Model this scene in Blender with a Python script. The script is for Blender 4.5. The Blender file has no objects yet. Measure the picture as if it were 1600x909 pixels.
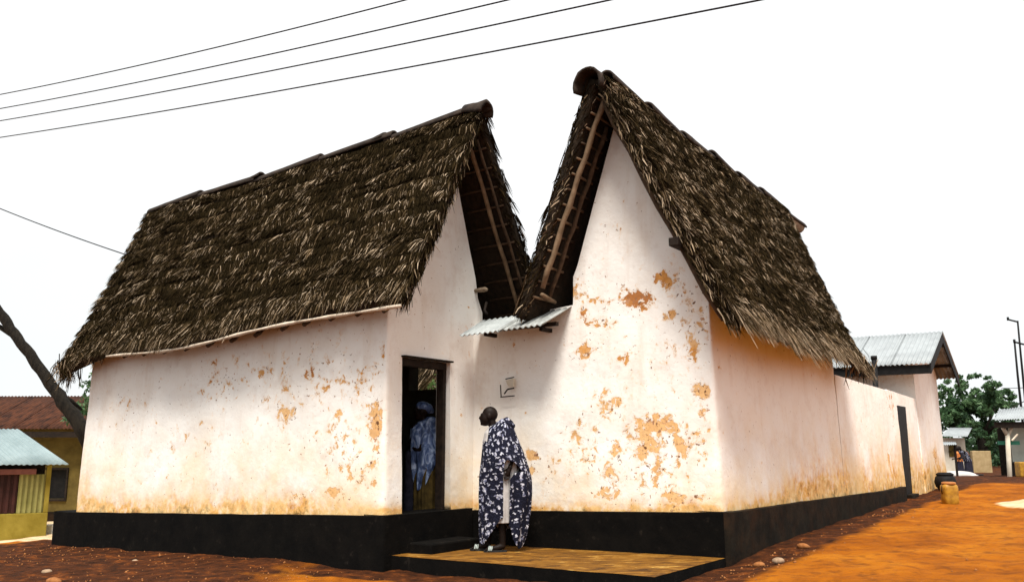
import bpy, bmesh, math, random
import numpy as np
from mathutils import Vector
random.seed(7)
rng = np.random.default_rng(11)
SC = bpy.context.scene
COL = SC.collection

# ------------------------------------------------------------------ camera
F, HZ, CX, CY, CAMZ = 1350.0, 700.0, 800.0, 454.5, 1.4
PITCH = math.atan((HZ - CY) / F)
cam_d = bpy.data.cameras.new('camera')
cam_d.sensor_width = 36.0
cam_d.lens = F / 1600.0 * 36.0
cam_d.clip_start = 0.05
cam_d.clip_end = 3000.0
cam = bpy.data.objects.new('camera', cam_d)
COL.objects.link(cam)
cam.location = (0, 0, CAMZ)
cam.rotation_euler = (math.pi / 2 + PITCH, 0, 0)
SC.camera = cam

# ------------------------------------------------------------------ light
SUN_EL, SUN_AZ = math.radians(62), math.radians(184)      # azimuth clockwise from +Y
SC.view_settings.view_transform = 'Standard'
SC.view_settings.look = 'None'
SC.view_settings.exposure = 1.02
SC.view_settings.gamma = 1.0
wd = bpy.data.worlds.new('World')
SC.world = wd
wd.use_nodes = True
nt = wd.node_tree
for n in list(nt.nodes):
    nt.nodes.remove(n)
out = nt.nodes.new('ShaderNodeOutputWorld')
bg = nt.nodes.new('ShaderNodeBackground')
sky = nt.nodes.new('ShaderNodeTexSky')
sky.sky_type = 'NISHITA'
sky.sun_disc = False
sky.sun_elevation = SUN_EL
sky.sun_rotation = SUN_AZ
sky.dust_density = 4.0
mixs = nt.nodes.new('ShaderNodeMix')
mixs.data_type = 'RGBA'
mixs.inputs[0].default_value = 0.93                        # thick white overcast veil over the clear sky
tc = nt.nodes.new('ShaderNodeTexCoord'); cn = nt.nodes.new('ShaderNodeTexNoise'); cr = nt.nodes.new('ShaderNodeValToRGB')
cn.inputs['Scale'].default_value = 1.6; cn.inputs['Detail'].default_value = 4.0; cn.inputs['Roughness'].default_value = .45
cr.color_ramp.elements[0].position = .36; cr.color_ramp.elements[0].color = (8.5, 8.95, 9.0, 1)
cr.color_ramp.elements[1].position = .60; cr.color_ramp.elements[1].color = (9.9, 9.95, 9.95, 1)
nt.links.new(tc.outputs['Generated'], cn.inputs['Vector']); nt.links.new(cn.outputs['Fac'], cr.inputs[0]); nt.links.new(cr.outputs[0], mixs.inputs[7])
nt.links.new(sky.outputs[0], mixs.inputs[6])
nt.links.new(mixs.outputs[2], bg.inputs[0])
bg.inputs[1].default_value = 0.057
nt.links.new(bg.outputs[0], out.inputs[0])
sl = bpy.data.lights.new('sun', 'SUN')
sl.energy = 2.7
sl.angle = math.radians(20)
sl.color = (1.0, 0.95, 0.88)
sun = bpy.data.objects.new('sun', sl)
COL.objects.link(sun)
sd = Vector((math.sin(SUN_AZ) * math.cos(SUN_EL), math.cos(SUN_AZ) * math.cos(SUN_EL), math.sin(SUN_EL)))
sun.rotation_euler = (-sd).to_track_quat('-Z', 'Y').to_euler()
sun.location = (0, -5, 20)
SC.cycles.max_bounces = 6

# ------------------------------------------------------------------ survey helpers (pixel of the photograph -> point on a chosen plane)
cP, sP = math.cos(PITCH), math.sin(PITCH)
A3 = lambda *v: np.array(v, float)
AX = math.atan(1950 / math.hypot(F, HZ - CY))
UU = A3(-math.sin(AX), math.cos(AX), 0)      # along the left facade, away to the left
VV = A3(math.cos(AX), math.sin(AX), 0)       # along the right facade, away to the right
CAM = A3(0, 0, CAMZ)
def ray(px, py):
    x = (px - CX) / F; u = (CY - py) / F
    return A3(x, cP - sP * u, sP + cP * u)
def at_plane(px, py, o, n):
    r = ray(px, py); return CAM + r * (np.dot(np.asarray(o, float) - CAM, n) / np.dot(r, n))
def at_y(px, py, y):
    r = ray(px, py); return CAM + r * (y / r[1])
def at_z(px, py, z):
    r = ray(px, py); return CAM + r * ((z - CAMZ) / r[2])
RB = A3(2.36, 10.0, 0)       # plan corner of the right house
LB = A3(-1.54, 10.6, 0)      # plan corner of the left house
def Rp(t, s, z): return RB + UU * t + VV * s + A3(0, 0, z)
def Lp(t, s, z): return LB + UU * t + VV * s + A3(0, 0, z)
def sstep(a, b, x):
    x = np.clip((x - a) / (b - a), 0, 1); return x * x * (3 - 2 * x)

# ------------------------------------------------------------------ noise
def _h(i, j, k):
    v = np.sin(i * 127.1 + j * 311.7 + k * 74.7) * 43758.5453
    return v - np.floor(v)
def vnoise(x, y, z=0.0):
    x, y, z = np.broadcast_arrays(np.asarray(x, float), np.asarray(y, float), np.asarray(z, float))
    i, j, k = np.floor(x), np.floor(y), np.floor(z)
    f, g, h = x - i, y - j, z - k
    f, g, h = f*f*(3-2*f), g*g*(3-2*g), h*h*(3-2*h)
    r = 0
    for a in (0, 1):
        for b in (0, 1):
            for c in (0, 1):
                r = r + _h(i+a, j+b, k+c) * (f if a else 1-f) * (g if b else 1-g) * (h if c else 1-h)
    return r
def fbm(x, y, z=0.0, o=4):
    r, a, t = 0, 1, 0
    for q in range(o):
        r = r + a * vnoise(x * 2**q + 17*q, y * 2**q + 5*q, z * 2**q + 9*q); t += a; a *= .5
    return r / t

# ------------------------------------------------------------------ object helpers
WL = {}
def tag(o, label=None, cat=None, group=None, kind=None):
    if label: o['label'] = label
    if cat: o['category'] = cat
    if group: o['group'] = group
    if kind: o['kind'] = kind
    return o
def thing(name, loc, label, cat, group=None):
    o = bpy.data.objects.new(name, None); COL.objects.link(o)
    o.location = tuple(loc); o.empty_display_size = .2
    WL[o] = np.array(loc, float)
    return tag(o, label, cat, group)
def mk(name, V, FA, mat, parent=None, smooth=False, attrs=None, base=None):
    V = np.asarray(V, float).reshape(-1, 3)
    org = WL[parent] if parent is not None else (np.array(base, float) if base is not None else np.zeros(3))
    V = V - org
    me = bpy.data.meshes.new(name)
    if isinstance(FA, np.ndarray) and FA.ndim == 2:
        n, k = FA.shape
        me.vertices.add(len(V)); me.vertices.foreach_set('co', V.ravel().astype(np.float32))
        me.loops.add(n * k); me.loops.foreach_set('vertex_index', FA.ravel().astype(np.int32))
        me.polygons.add(n); me.polygons.foreach_set('loop_start', np.arange(0, n*k, k, dtype=np.int32))
        me.update(calc_edges=True)
    else:
        me.from_pydata([tuple(v) for v in V], [], [tuple(int(i) for i in f) for f in FA])
    if attrs:
        for a, d in attrs.items():
            d = np.asarray(d, np.float32)
            if d.ndim == 2:
                at = me.attributes.new(a, 'FLOAT_VECTOR', 'POINT'); at.data.foreach_set('vector', d.ravel())
            else:
                at = me.attributes.new(a, 'FLOAT', 'POINT'); at.data.foreach_set('value', d)
    if smooth:
        me.polygons.foreach_set('use_smooth', np.ones(len(me.polygons), bool))
    me.materials.append(mat)
    me.validate(); me.update()
    o = bpy.data.objects.new(name, me); COL.objects.link(o)
    if parent is not None:
        o.parent = parent; WL[o] = org
    else:
        o.location = tuple(org); WL[o] = org
    return o
class MB:
    """collects simple solids that become one mesh"""
    def __init__(s): s.v = []; s.f = []; s.n = 0
    def add(s, V, Fc):
        s.v.extend([tuple(p) for p in V]); s.f.extend([tuple(i + s.n for i in f) for f in Fc]); s.n += len(V); return s
    def box8(s, P):                       # bottom ring 0-3, top ring 4-7
        return s.add(P, [(3,2,1,0),(4,5,6,7),(0,1,5,4),(1,2,6,5),(2,3,7,6),(3,0,4,7)])
    def box(s, o, ax, ay, az):
        o, ax, ay, az = [np.asarray(q, float) for q in (o, ax, ay, az)]
        return s.box8([o, o+ax, o+ax+ay, o+ay, o+az, o+ax+az, o+ax+ay+az, o+ay+az])
    def tube(s, pts, rad, n=8, cap=True, wob=0.0):
        pts = [np.asarray(p, float) for p in pts]; m = len(pts)
        if not hasattr(rad, '__len__'): rad = [rad] * m
        V = []; up = A3(0.13, 0.21, 1)
        for i, p in enumerate(pts):
            d = pts[min(i+1, m-1)] - pts[max(i-1, 0)]; d /= np.linalg.norm(d)
            a = np.cross(d, up)
            if np.linalg.norm(a) < .05: a = np.cross(d, A3(1, 0, 0))
            a /= np.linalg.norm(a); b = np.cross(d, a)
            for k in range(n):
                q = 2*math.pi*k/n; r = rad[i] * (1 + wob * (random.random()-.5))
                V.append(p + r*(a*math.cos(q) + b*math.sin(q)))
        Fc = []
        for i in range(m-1):
            for k in range(n):
                Fc.append((i*n+k, i*n+(k+1)%n, (i+1)*n+(k+1)%n, (i+1)*n+k))
        if cap: Fc.append(tuple(range(n))[::-1]); Fc.append(tuple((m-1)*n+k for k in range(n)))
        return s.add(V, Fc)
    def build(s, name, mat, parent=None, smooth=False, base=None, bevel=0):
        o = mk(name, s.v, s.f, mat, parent, smooth, None, base)
        if bevel:
            b = o.modifiers.new('bevel', 'BEVEL'); b.width = bevel; b.segments = 2; b.limit_method = 'ANGLE'
        return o

# ------------------------------------------------------------------ materials
class Mat:
    def __init__(s, name, rough=0.9, spec=0.2):
        s.m = bpy.data.materials.new(name); s.m.use_nodes = True
        s.t = s.m.node_tree; s.b = s.t.nodes['Principled BSDF']
        s.b.inputs['Roughness'].default_value = rough
        s.b.inputs['Specular IOR Level'].default_value = spec
    def n(s, typ, **k):
        x = s.t.nodes.new(typ)
        for a, v in k.items(): setattr(x, a, v)
        return x
    def set(s, node, key, v):
        if hasattr(v, 'is_output'): s.t.links.new(v, node.inputs[key])
        else: node.inputs[key].default_value = v
    def coord(s, kind='Object', scale=None):
        c = s.n('ShaderNodeTexCoord').outputs[kind]
        if scale is not None:
            m = s.n('ShaderNodeMapping'); s.set(m, 0, c); s.set(m, 3, scale); c = m.outputs[0]
        return c
    def attr(s, name, which='Fac'):
        return s.n('ShaderNodeAttribute', attribute_name=name).outputs[which]
    def noise(s, vec, scale, detail=5, rough=.55, dist=0.0):
        x = s.n('ShaderNodeTexNoise'); s.set(x, 'Vector', vec); s.set(x, 'Scale', scale); s.set(x, 'Detail', detail)
        s.set(x, 'Roughness', rough); s.set(x, 'Distortion', dist); return x.outputs['Fac']
    def math(s, op, a, b=0.0, clamp=False):
        x = s.n('ShaderNodeMath', operation=op, use_clamp=clamp); s.set(x, 0, a); s.set(x, 1, b); return x.outputs[0]
    def ramp(s, fac, stops):
        x = s.n('ShaderNodeValToRGB'); s.set(x, 0, fac); e = x.color_ramp.elements
        while len(e) < len(stops): e.new(.5)
        for q, (p, c) in zip(e, stops): q.position = p; q.color = (*c, 1) if len(c) == 3 else c
        return x.outputs[0]
    def rng(s, v, a, b, c=0.0, d=1.0):
        x = s.n('ShaderNodeMapRange'); s.set(x, 0, v); s.set(x, 1, a); s.set(x, 2, b); s.set(x, 3, c); s.set(x, 4, d); return x.outputs[0]
    def mix(s, fac, a, b, blend='MIX'):
        x = s.n('ShaderNodeMix', data_type='RGBA', blend_type=blend)
        s.set(x, 0, fac)
        for k, v in ((6, a), (7, b)): s.set(x, k, v if hasattr(v, 'is_output') else (*v, 1))
        return x.outputs[2]
    def col(s, c): s.set(s.b, 'Base Color', c if hasattr(c, 'is_output') else (*c, 1)); return s
    def bump(s, h, st=.4, d=.02):
        x = s.n('ShaderNodeBump'); s.set(x, 'Strength', st); s.set(x, 'Distance', d); s.set(x, 'Height', h)
        s.set(s.b, 'Normal', x.outputs[0]); return s
M = {}
def mottled(name, c1, c2, scale=6, rough=.9, bump=.3, bd=.01, spec=.2, metal=0.0, det=6, stretch=None):
    m = Mat(name, rough, spec); c = m.coord('Object', stretch)
    f = m.noise(c, scale, det, .6)
    m.col(m.ramp(f, [(.3, c1), (.7, c2)]))
    m.bump(m.noise(c, scale*4, 5, .6), bump, bd)
    m.b.inputs['Metallic'].default_value = metal
    M[name] = m.m
    return m

def wall_material():
    m = Mat('whitewash', .93, .12)
    g = m.n('ShaderNodeNewGeometry').outputs['Position']
    peel, hgt, dirt = m.attr('peel'), m.attr('hgt'), m.attr('dirt')
    # faint pink and grey washes of an old lime coat
    big = m.noise(g, .9, 4, .6)
    base = m.ramp(big, [(.3, (.82, .77, .70)), (.52, (.87, .85, .805)), (.72, (.85, .81, .75))])
    mp = m.n('ShaderNodeMapping'); m.set(mp, 0, g); m.set(mp, 3, (2.2, 2.2, .35))
    streak = m.noise(mp.outputs[0], 1.6, 6, .62)
    base = m.mix(m.rng(streak, .54, .78, 0, .40), base, (.60, .45, .32))
    base = m.mix(m.rng(m.noise(g, 3.2, 7, .68), .53, .70, 0, .30), base, (.58, .46, .38))
    base = m.mix(m.rng(m.noise(g, 14, 5, .68), .60, .78, 0, .30), base, (.50, .38, .28))
    # mud splashed up from the ledge
    n1 = m.noise(g, 5.0, 7, .68)
    mud = m.math('MULTIPLY', dirt, m.rng(n1, .34, .62, .25, 1.15), True)
    base = m.mix(m.math('MULTIPLY', m.rng(mud, .02, .55), .92), base, m.ramp(m.noise(g, 8, 7, .68), [(.34, (.48, .19, .022)), (.5, (.72, .36, .06)), (.66, (.82, .60, .29))]))
    base = m.mix(m.math('MULTIPLY', m.math('MULTIPLY', m.rng(mud, .50, .85), m.rng(m.noise(g, 6, 8, .72), .50, .58)), .85), base, (.13, .075, .02))
    soft = m.math('MULTIPLY', m.rng(hgt, 1.5, .1), m.rng(m.noise(g, 1.3, 5, .6), .40, .68), True)
    base = m.mix(m.math('MULTIPLY', soft, .75), base, (.76, .55, .28))
    # flaked plaster: earth showing where the lime coat has gone
    pn = m.noise(g, 6.6, 9, .67, .30)
    pk = m.math('ADD', pn, m.math('MULTIPLY', peel, .36))
    mask = m.rng(pk, .695, .712)
    halo = m.math('ADD', m.math('MULTIPLY', m.rng(pk, .655, .668), .55), m.math('MULTIPLY', m.rng(pk, .61, .68), .35))
    fl = m.noise(g, 21, 6, .62, .4)
    fk = m.math('ADD', fl, m.math('MULTIPLY', peel, .15))
    fmask = m.rng(fk, .678, .692)
    earth = m.ramp(m.noise(g, 2.3, 5, .6), [(.36, (.42, .17, .055)), (.5, (.64, .31, .085)), (.64, (.70, .44, .22))])
    earth = m.mix(m.rng(hgt, 1.75, 1.35, 0, .62), earth, (.80, .52, .25))
    earth = m.mix(m.rng(m.noise(g, 30, 4, .6), .5, .75, 0, .5), earth, (.30, .12, .04))
    base = m.mix(m.math('MULTIPLY', halo, .50), base, (.76, .54, .34))
    base = m.mix(mask, base, earth)
    base = m.mix(fmask, base, m.ramp(m.noise(g, 7, 3), [(.4, (.16, .075, .035)), (.6, (.50, .27, .15))]))
    m.col(base)
    relief = m.math('SUBTRACT', m.math('MULTIPLY', m.noise(g, 9, 7, .6), .8), m.math('MULTIPLY', m.math('MAXIMUM', mask, fmask), .55))
    m.bump(relief, .55, .02)
    return m.m
M['wall'] = wall_material()

def thatch_material(name, ramp):
    m = Mat(name, .92, .03)
    sh = m.attr('shade')
    g = m.n('ShaderNodeNewGeometry').outputs['Position']
    v = m.math('ADD', sh, m.math('MULTIPLY', m.math('SUBTRACT', m.noise(g, 28, 3), .5), .22), True)
    m.col(m.ramp(v, ramp))
    return m.m
M['straw'] = thatch_material('thatch_straw', [(0, (.006, .004, .0015)), (.45, (.019, .0125, .0045)), (.66, (.048, .031, .013)), (.82, (.17, .115, .065)), (1, (.42, .32, .22))])
mottled('thatch_mass', (.010, .007, .004), (.035, .022, .012), 14, .95, .6, .03)
mottled('bamboo', (.10, .062, .034), (.24, .16, .095), 9, .7, .3, .006, stretch=(1, 1, 1))
mottled('old_bamboo', (.030, .018, .010), (.10, .060, .034), 12, .8, .3, .006)
mottled('pale_batten', (.42, .33, .24), (.70, .60, .48), 10, .75, .3, .006)
mottled('dark_wood', (.006, .004, .003), (.026, .016, .010), 12, .8, .4, .01)
mottled('ridge_tile', (.012, .009, .007), (.05, .034, .024), 10, .85, .5, .01)
mottled('rotted_log', (.10, .07, .045), (.30, .23, .16), 12, .9, .6, .01)
def ledge_material(name, c1, c2, dust):
    m = Mat(name, .85, .07); g = m.n('ShaderNodeNewGeometry').outputs['Position']
    k = m.ramp(m.noise(g, 4, 7, .65), [(.3, c1), (.7, c2)])
    k = m.mix(m.math('MULTIPLY', m.rng(m.noise(g, 8, 8, .7), .60, .68), .3), k, (.035, .028, .022))
    k = m.mix(m.math('MULTIPLY', m.rng(m.noise(g, 3, 8, .7), .45, .75), dust), k, (.16, .058, .016))
    m.col(k).bump(m.noise(g, 12, 8, .65), .5, .015); M[name] = m.m
m = mottled('black_paint', (.0015, .0015, .0015), (.006, .005, .004), 5, .8, .4, .012, .06)
mottled('worn_black_paint', (.006, .005, .004), (.022, .017, .012), 3, .88, .5, .012, .06)
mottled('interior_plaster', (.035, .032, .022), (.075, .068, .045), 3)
mottled('galvanised', (.24, .26, .26), (.46, .49, .48), 3, .5, .15, .004, .4)
mottled('weathered_tin', (.13, .13, .12), (.42, .44, .42), 5, .55, .2, .004, .4)
mottled('white_tin', (.27, .29, .30), (.38, .41, .42), 2.5, .55, .1, .004, .3)
mottled('kiosk_tin', (.22, .29, .30), (.32, .40, .41), 2.5, .6, .1, .004, .25)
mottled('rusted_tin', (.014, .005, .003), (.105, .034, .014), 2.2, .8, .3, .008, .2, det=8, stretch=(3, .8, 3))
mottled('olive_plaster', (.075, .052, .012), (.16, .115, .03), 3, .9, .3, .01)
mottled('yellow_plaster', (.17, .125, .012), (.30, .235, .04), 2.5, .9, .3, .01)
mottled('green_sheet', (.20, .19, .055), (.33, .31, .11), 3, .6, .2, .005)
mottled('maroon_sheet', (.022, .007, .006), (.055, .017, .014), 4, .6, .2, .005)
mottled('maroon_beam', (.14, .05, .04), (.24, .09, .07), 5, .7, .2, .005)
mottled('pale_block', (.55, .53, .48), (.75, .73, .68), 8)
mottled('black_metal', (.004, .004, .0045), (.014, .013, .013), 10, .65, .2, .004, .15)
mottled('cream_plaster', (.50, .44, .34), (.66, .60, .50), 3)
mottled('tan_earth_wall', (.30, .21, .10), (.46, .34, .18), 3)
mottled('grey_green_wall', (.40, .42, .36), (.55, .57, .50), 3)
mottled('green_paint', (.03, .16, .10), (.05, .24, .16), 5, .6)
mottled('bark', (.006, .005, .004), (.028, .022, .015), 9, .95, .9, .04, stretch=(2, 2, .6))
mottled('stone_pale', (.22, .14, .085), (.40, .28, .18), 20)
mottled('stone_orange', (.20, .07, .018), (.36, .15, .05), 20)
mottled('skin_dark', (.006, .0032, .0022), (.013, .007, .0045), 12, .55, .15, .003, .14)
mottled('wire_black', (.010, .008, .010), (.02, .016, .02), 5, .6)
mottled('white_cloth', (.40, .375, .355), (.56, .53, .51), 9, .95, .4, .01)
mottled('grey_cloth', (.30, .30, .33), (.46, .46, .50), 14, .95, .4, .01)
mottled('orange_cloth', (.55, .16, .045), (.72, .26, .08), 20, .95)
mottled('dark_cloth', (.010, .010, .018), (.03, .028, .045), 14, .95)
mottled('brown_cloth', (.012, .008, .003), (.13, .085, .02), 5, .95)
mottled('jerrycan_yellow', (.22, .095, .008), (.50, .26, .022), 9, .45, .2, .004, .4)
mottled('lid_orange', (.30, .10, .02), (.42, .17, .05), 6, .5)
mottled('sandal_rubber', (.012, .012, .012), (.03, .03, .03), 10, .7)
mottled('strap_white', (.10, .12, .11), (.55, .62, .58), 60, .6)
mottled('pale_sand', (.62, .47, .34), (.80, .66, .52), 9, .95, .6, .02)

def slab_material():
    m = Mat('worn_slab', .85, .2); c = m.coord('Object', (1, 2.2, 1))
    n = m.noise(c, 2.6, 9, .70, 1.0)
    k = m.ramp(n, [(.38, (.05, .019, .002)), (.48, (.14, .056, .004)), (.57, (.22, .092, .007)), (.69, (.46, .28, .07))])
    k = m.mix(m.rng(m.noise(m.coord(), 11, 6, .7), .55, .72, 0, .6), k, (.16, .07, .014))
    m.col(k).bump(m.noise(m.coord(), 24, 7, .65), .5, .015); return m.m
M['slab'] = slab_material()

def ground_material():
    m = Mat('laterite', .95, .1)
    g = m.n('ShaderNodeNewGeometry').outputs['Position']
    dark_ground, pale = m.attr('dark_ground'), m.attr('pale')
    n = m.noise(g, 1.1, 8, .62)
    k = m.ramp(n, [(.32, (.215, .056, .002)), (.5, (.345, .100, .003)), (.66, (.44, .150, .007))])
    k = m.mix(m.rng(m.noise(g, 5, 9, .72), .48, .66, 0, .75), k, (.115, .032, .005))
    d = m.math('ADD', dark_ground, m.math('MULTIPLY', m.math('SUBTRACT', m.noise(g, 2.4, 8, .68), .5), .9))
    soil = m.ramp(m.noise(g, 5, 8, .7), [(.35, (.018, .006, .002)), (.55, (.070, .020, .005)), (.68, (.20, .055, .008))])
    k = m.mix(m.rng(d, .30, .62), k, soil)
    p = m.math('ADD', pale, m.math('MULTIPLY', m.math('SUBTRACT', m.noise(g, 1.6, 6, .6), .5), .35))
    k = m.mix(m.rng(p, .42, .56), k, m.ramp(m.noise(g, 3, 6), [(.35, (.58, .40, .22)), (.65, (.74, .56, .36))]))
    k = m.mix(m.rng(m.noise(g, 46, 3, .6), .72, .76, 0, .6), k, (.42, .20, .09))
    m.col(k)
    m.bump(m.math('ADD', m.noise(g, 7, 9, .7), m.math('MULTIPLY', m.noise(g, 38, 6, .7), .35)), .85, .05); return m.m
M['ground'] = ground_material()

def print_cloth():
    m = Mat('printed_cloth', .9, .15)
    uv = m.attr('cloth', 'Vector')
    dn = m.n('ShaderNodeTexNoise'); m.set(dn, 'Vector', uv); m.set(dn, 'Scale', 30.0); m.set(dn, 'Detail', 3.0)
    off = m.n('ShaderNodeVectorMath', operation='SCALE'); m.set(off, 0, dn.outputs['Color']); off.inputs['Scale'].default_value = .060
    ad = m.n('ShaderNodeVectorMath', operation='ADD'); m.set(ad, 0, uv); m.set(ad, 1, off.outputs[0])
    def layer(scale, thr, stretch, rot):
        mp = m.n('ShaderNodeMapping'); m.set(mp, 0, ad.outputs[0]); m.set(mp, 2, (0, 0, rot)); m.set(mp, 3, stretch)
        v = m.n('ShaderNodeTexVoronoi'); m.set(v, 'Vector', mp.outputs[0]); m.set(v, 'Scale', scale); m.set(v, 'Randomness', 1.0)
        return m.rng(v.outputs['Distance'], thr, thr - .05)
    a = layer(13.5, .335, (1.5, .8, 1), .5); b = layer(15, .305, (.8, 1.6, 1), -.7)
    msk = m.math('MAXIMUM', a, b)
    grey = m.rng(m.noise(uv, 22, 4, .6), .40, .62)
    ground = m.ramp(m.noise(uv, 60, 3), [(.45, (.005, .006, .014)), (.62, (.016, .018, .038))])
    k = m.mix(msk, ground, m.mix(grey, (.12, .13, .22), (.68, .69, .76)))
    m.col(k).bump(m.noise(uv, 40, 5), .2, .006); return m.m
M['print'] = print_cloth()
def blue_cloth():
    m = Mat('blue_cloth', .55, .4)
    c = m.coord('Object', (1, 1, .6))
    m.col(m.ramp(m.noise(c, 9, 5, .6, .8), [(.36, (.014, .026, .075)), (.50, (.085, .14, .30)), (.64, (.48, .60, .82))])).bump(m.noise(c, 12, 5, .6), .5, .03)
    return m.m
M['blue'] = blue_cloth()
def leaf_material(name, c1, c2, c3):
    m = Mat(name, .6, .3)
    m.col(m.ramp(m.attr('shade'), [(0, c1), (.55, c2), (1, c3)]))
    tr = m.n('ShaderNodeBsdfTranslucent'); tr.inputs[0].default_value = (*c3, 1)
    ms = m.n('ShaderNodeMixShader'); ms.inputs[0].default_value = .22
    o = m.t.nodes['Material Output']
    m.t.links.new(m.b.outputs[0], ms.inputs[1]); m.t.links.new(tr.outputs[0], ms.inputs[2]); m.t.links.new(ms.outputs[0], o.inputs[0])
    return m.m
M['leaf'] = leaf_material('leaf', (.012, .034, .016), (.042, .095, .036), (.12, .21, .09))
M['leaf_bright'] = leaf_material('leaf_bright', (.03, .07, .012), (.07, .14, .02), (.18, .24, .09))

ledge_material('black_paint', (.0015, .0015, .0015), (.006, .005, .004), .0)
ledge_material('worn_black_paint', (.006, .005, .004), (.020, .016, .011), .15)
# ------------------------------------------------------------------ ground
def ground_z(x, y):
    x = np.asarray(x, float); y = np.asarray(y, float)
    xc = np.clip(x, -15, 11)
    z = .075 + .038 * xc + .0035 * np.clip(y, 0, 26)
    z = z - .32 * sstep(15.0, 20.0, y) * sstep(-6.0, -9.5, x)
    w = sstep(25, 52, y) * sstep(4, 10, x)
    z = z * (1 - w) + (-.12) * w
    d = np.stack([x, y], -1) - RB[:2]
    z = z - .07 * sstep(-3.2, -2.1, d @ VV[:2]) * sstep(-1.0, -.2, d @ UU[:2]) * sstep(5.0, 3.9, d @ UU[:2])
    # rubble bank heaped against the ledge of the right house
    d = np.stack([x, y], -1) - RB[:2]
    t, s = d @ UU[:2], d @ VV[:2]
    z = z + .05 * sstep(-1.0, -.15, t) * sstep(0, 1.2, s) * sstep(10, 7, s)
    z = z + .10 * sstep(.9, .15, np.hypot((x - 9.35), (y - 14.7) * .7) / 1.3)     # low sand heap
    return z
def build_ground():
    def axis(lo, hi, step, far, n):
        core = np.arange(lo, hi + step/2, step)
        q = np.linspace(0, 1, n)[1:] ** 2.6
        return np.concatenate([(lo - q * (far + lo if lo > 0 else far))[::-1], core, hi + q * far])
    xs = axis(-11, 12, .085, 700, 24); ys = np.concatenate([-60 * (np.linspace(1, 0, 9)[:-1]) + 6, np.arange(6, 24, .075), 24 + 900 * np.linspace(0, 1, 60) ** 2.4])
    X, Y = np.meshgrid(xs, ys, indexing='ij')
    Z = ground_z(X, Y)
    near = sstep(45, 22, Y)
    Z = Z + near * ((fbm(X*.8, Y*.8, 3, 3) - .5) * .05 + (fbm(X*4, Y*4, 7, 4) - .5) * .06)
    d = np.stack([X, Y], -1) - RB[:2]
    t, s = d @ UU[:2], d @ VV[:2]
    dl = np.stack([X, Y], -1) - LB[:2]
    tl, slv = dl @ UU[:2], dl @ VV[:2]
    # dark moist soil before the left house, along the ledges; darker ground over the far right lane
    dark_ground = 1.0 * sstep(-2.6, -1.0, slv) * sstep(.2, 2.2, tl) * sstep(9.5, 7.5, tl)
    dark_ground = np.maximum(dark_ground, .95 * sstep(-1.0, -4.2, X) * sstep(14, 11.5, Y))
    dark_ground = np.maximum(dark_ground, .58 * sstep(.3, -.3, np.abs(X + .3) / 3.0 - .6) * sstep(9.4, 8.6, Y))
    dark_ground = np.maximum(dark_ground, 1.0 * sstep(-2.75, -2.1, s) * sstep(-1.1, -.3, t) * sstep(5, 4, t))
    dark_ground = np.maximum(dark_ground, .44 * sstep(-.9, -.1, t) * sstep(-2.2, -1.2, s) * sstep(14, 8, s))
    dark_ground = np.maximum(dark_ground, .85 * sstep(19, 23, Y) * sstep(5, 8, X))
    dark_ground = np.maximum(dark_ground, .50 * np.exp(-(((X - 6.2) / .9) ** 2 + ((Y - 9.9) / .9) ** 2)))
    pale = .85 * sstep(14.8, 16.6, Y) * sstep(-6.3, -7.6, X)
    pale = np.maximum(pale, 1.0 * sstep(1.15, .45, np.hypot(X - 9.35, (Y - 14.7) * .7) / 1.3))
    pale = np.maximum(pale, .35 * sstep(26, 34, Y) * sstep(6, 12, X) * sstep(60, 45, Y))
    nx, ny = len(xs), len(ys)
    idx = np.arange(nx * ny).reshape(nx, ny)
    FA = np.stack([idx[:-1, :-1], idx[1:, :-1], idx[1:, 1:], idx[:-1, 1:]], -1).reshape(-1, 4)
    o = mk('ground', np.stack([X, Y, Z], -1), FA, M['ground'], None, True, {'dark_ground': dark_ground.ravel(), 'pale': pale.ravel()})
    tag(o, kind='structure')
build_ground()

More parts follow.
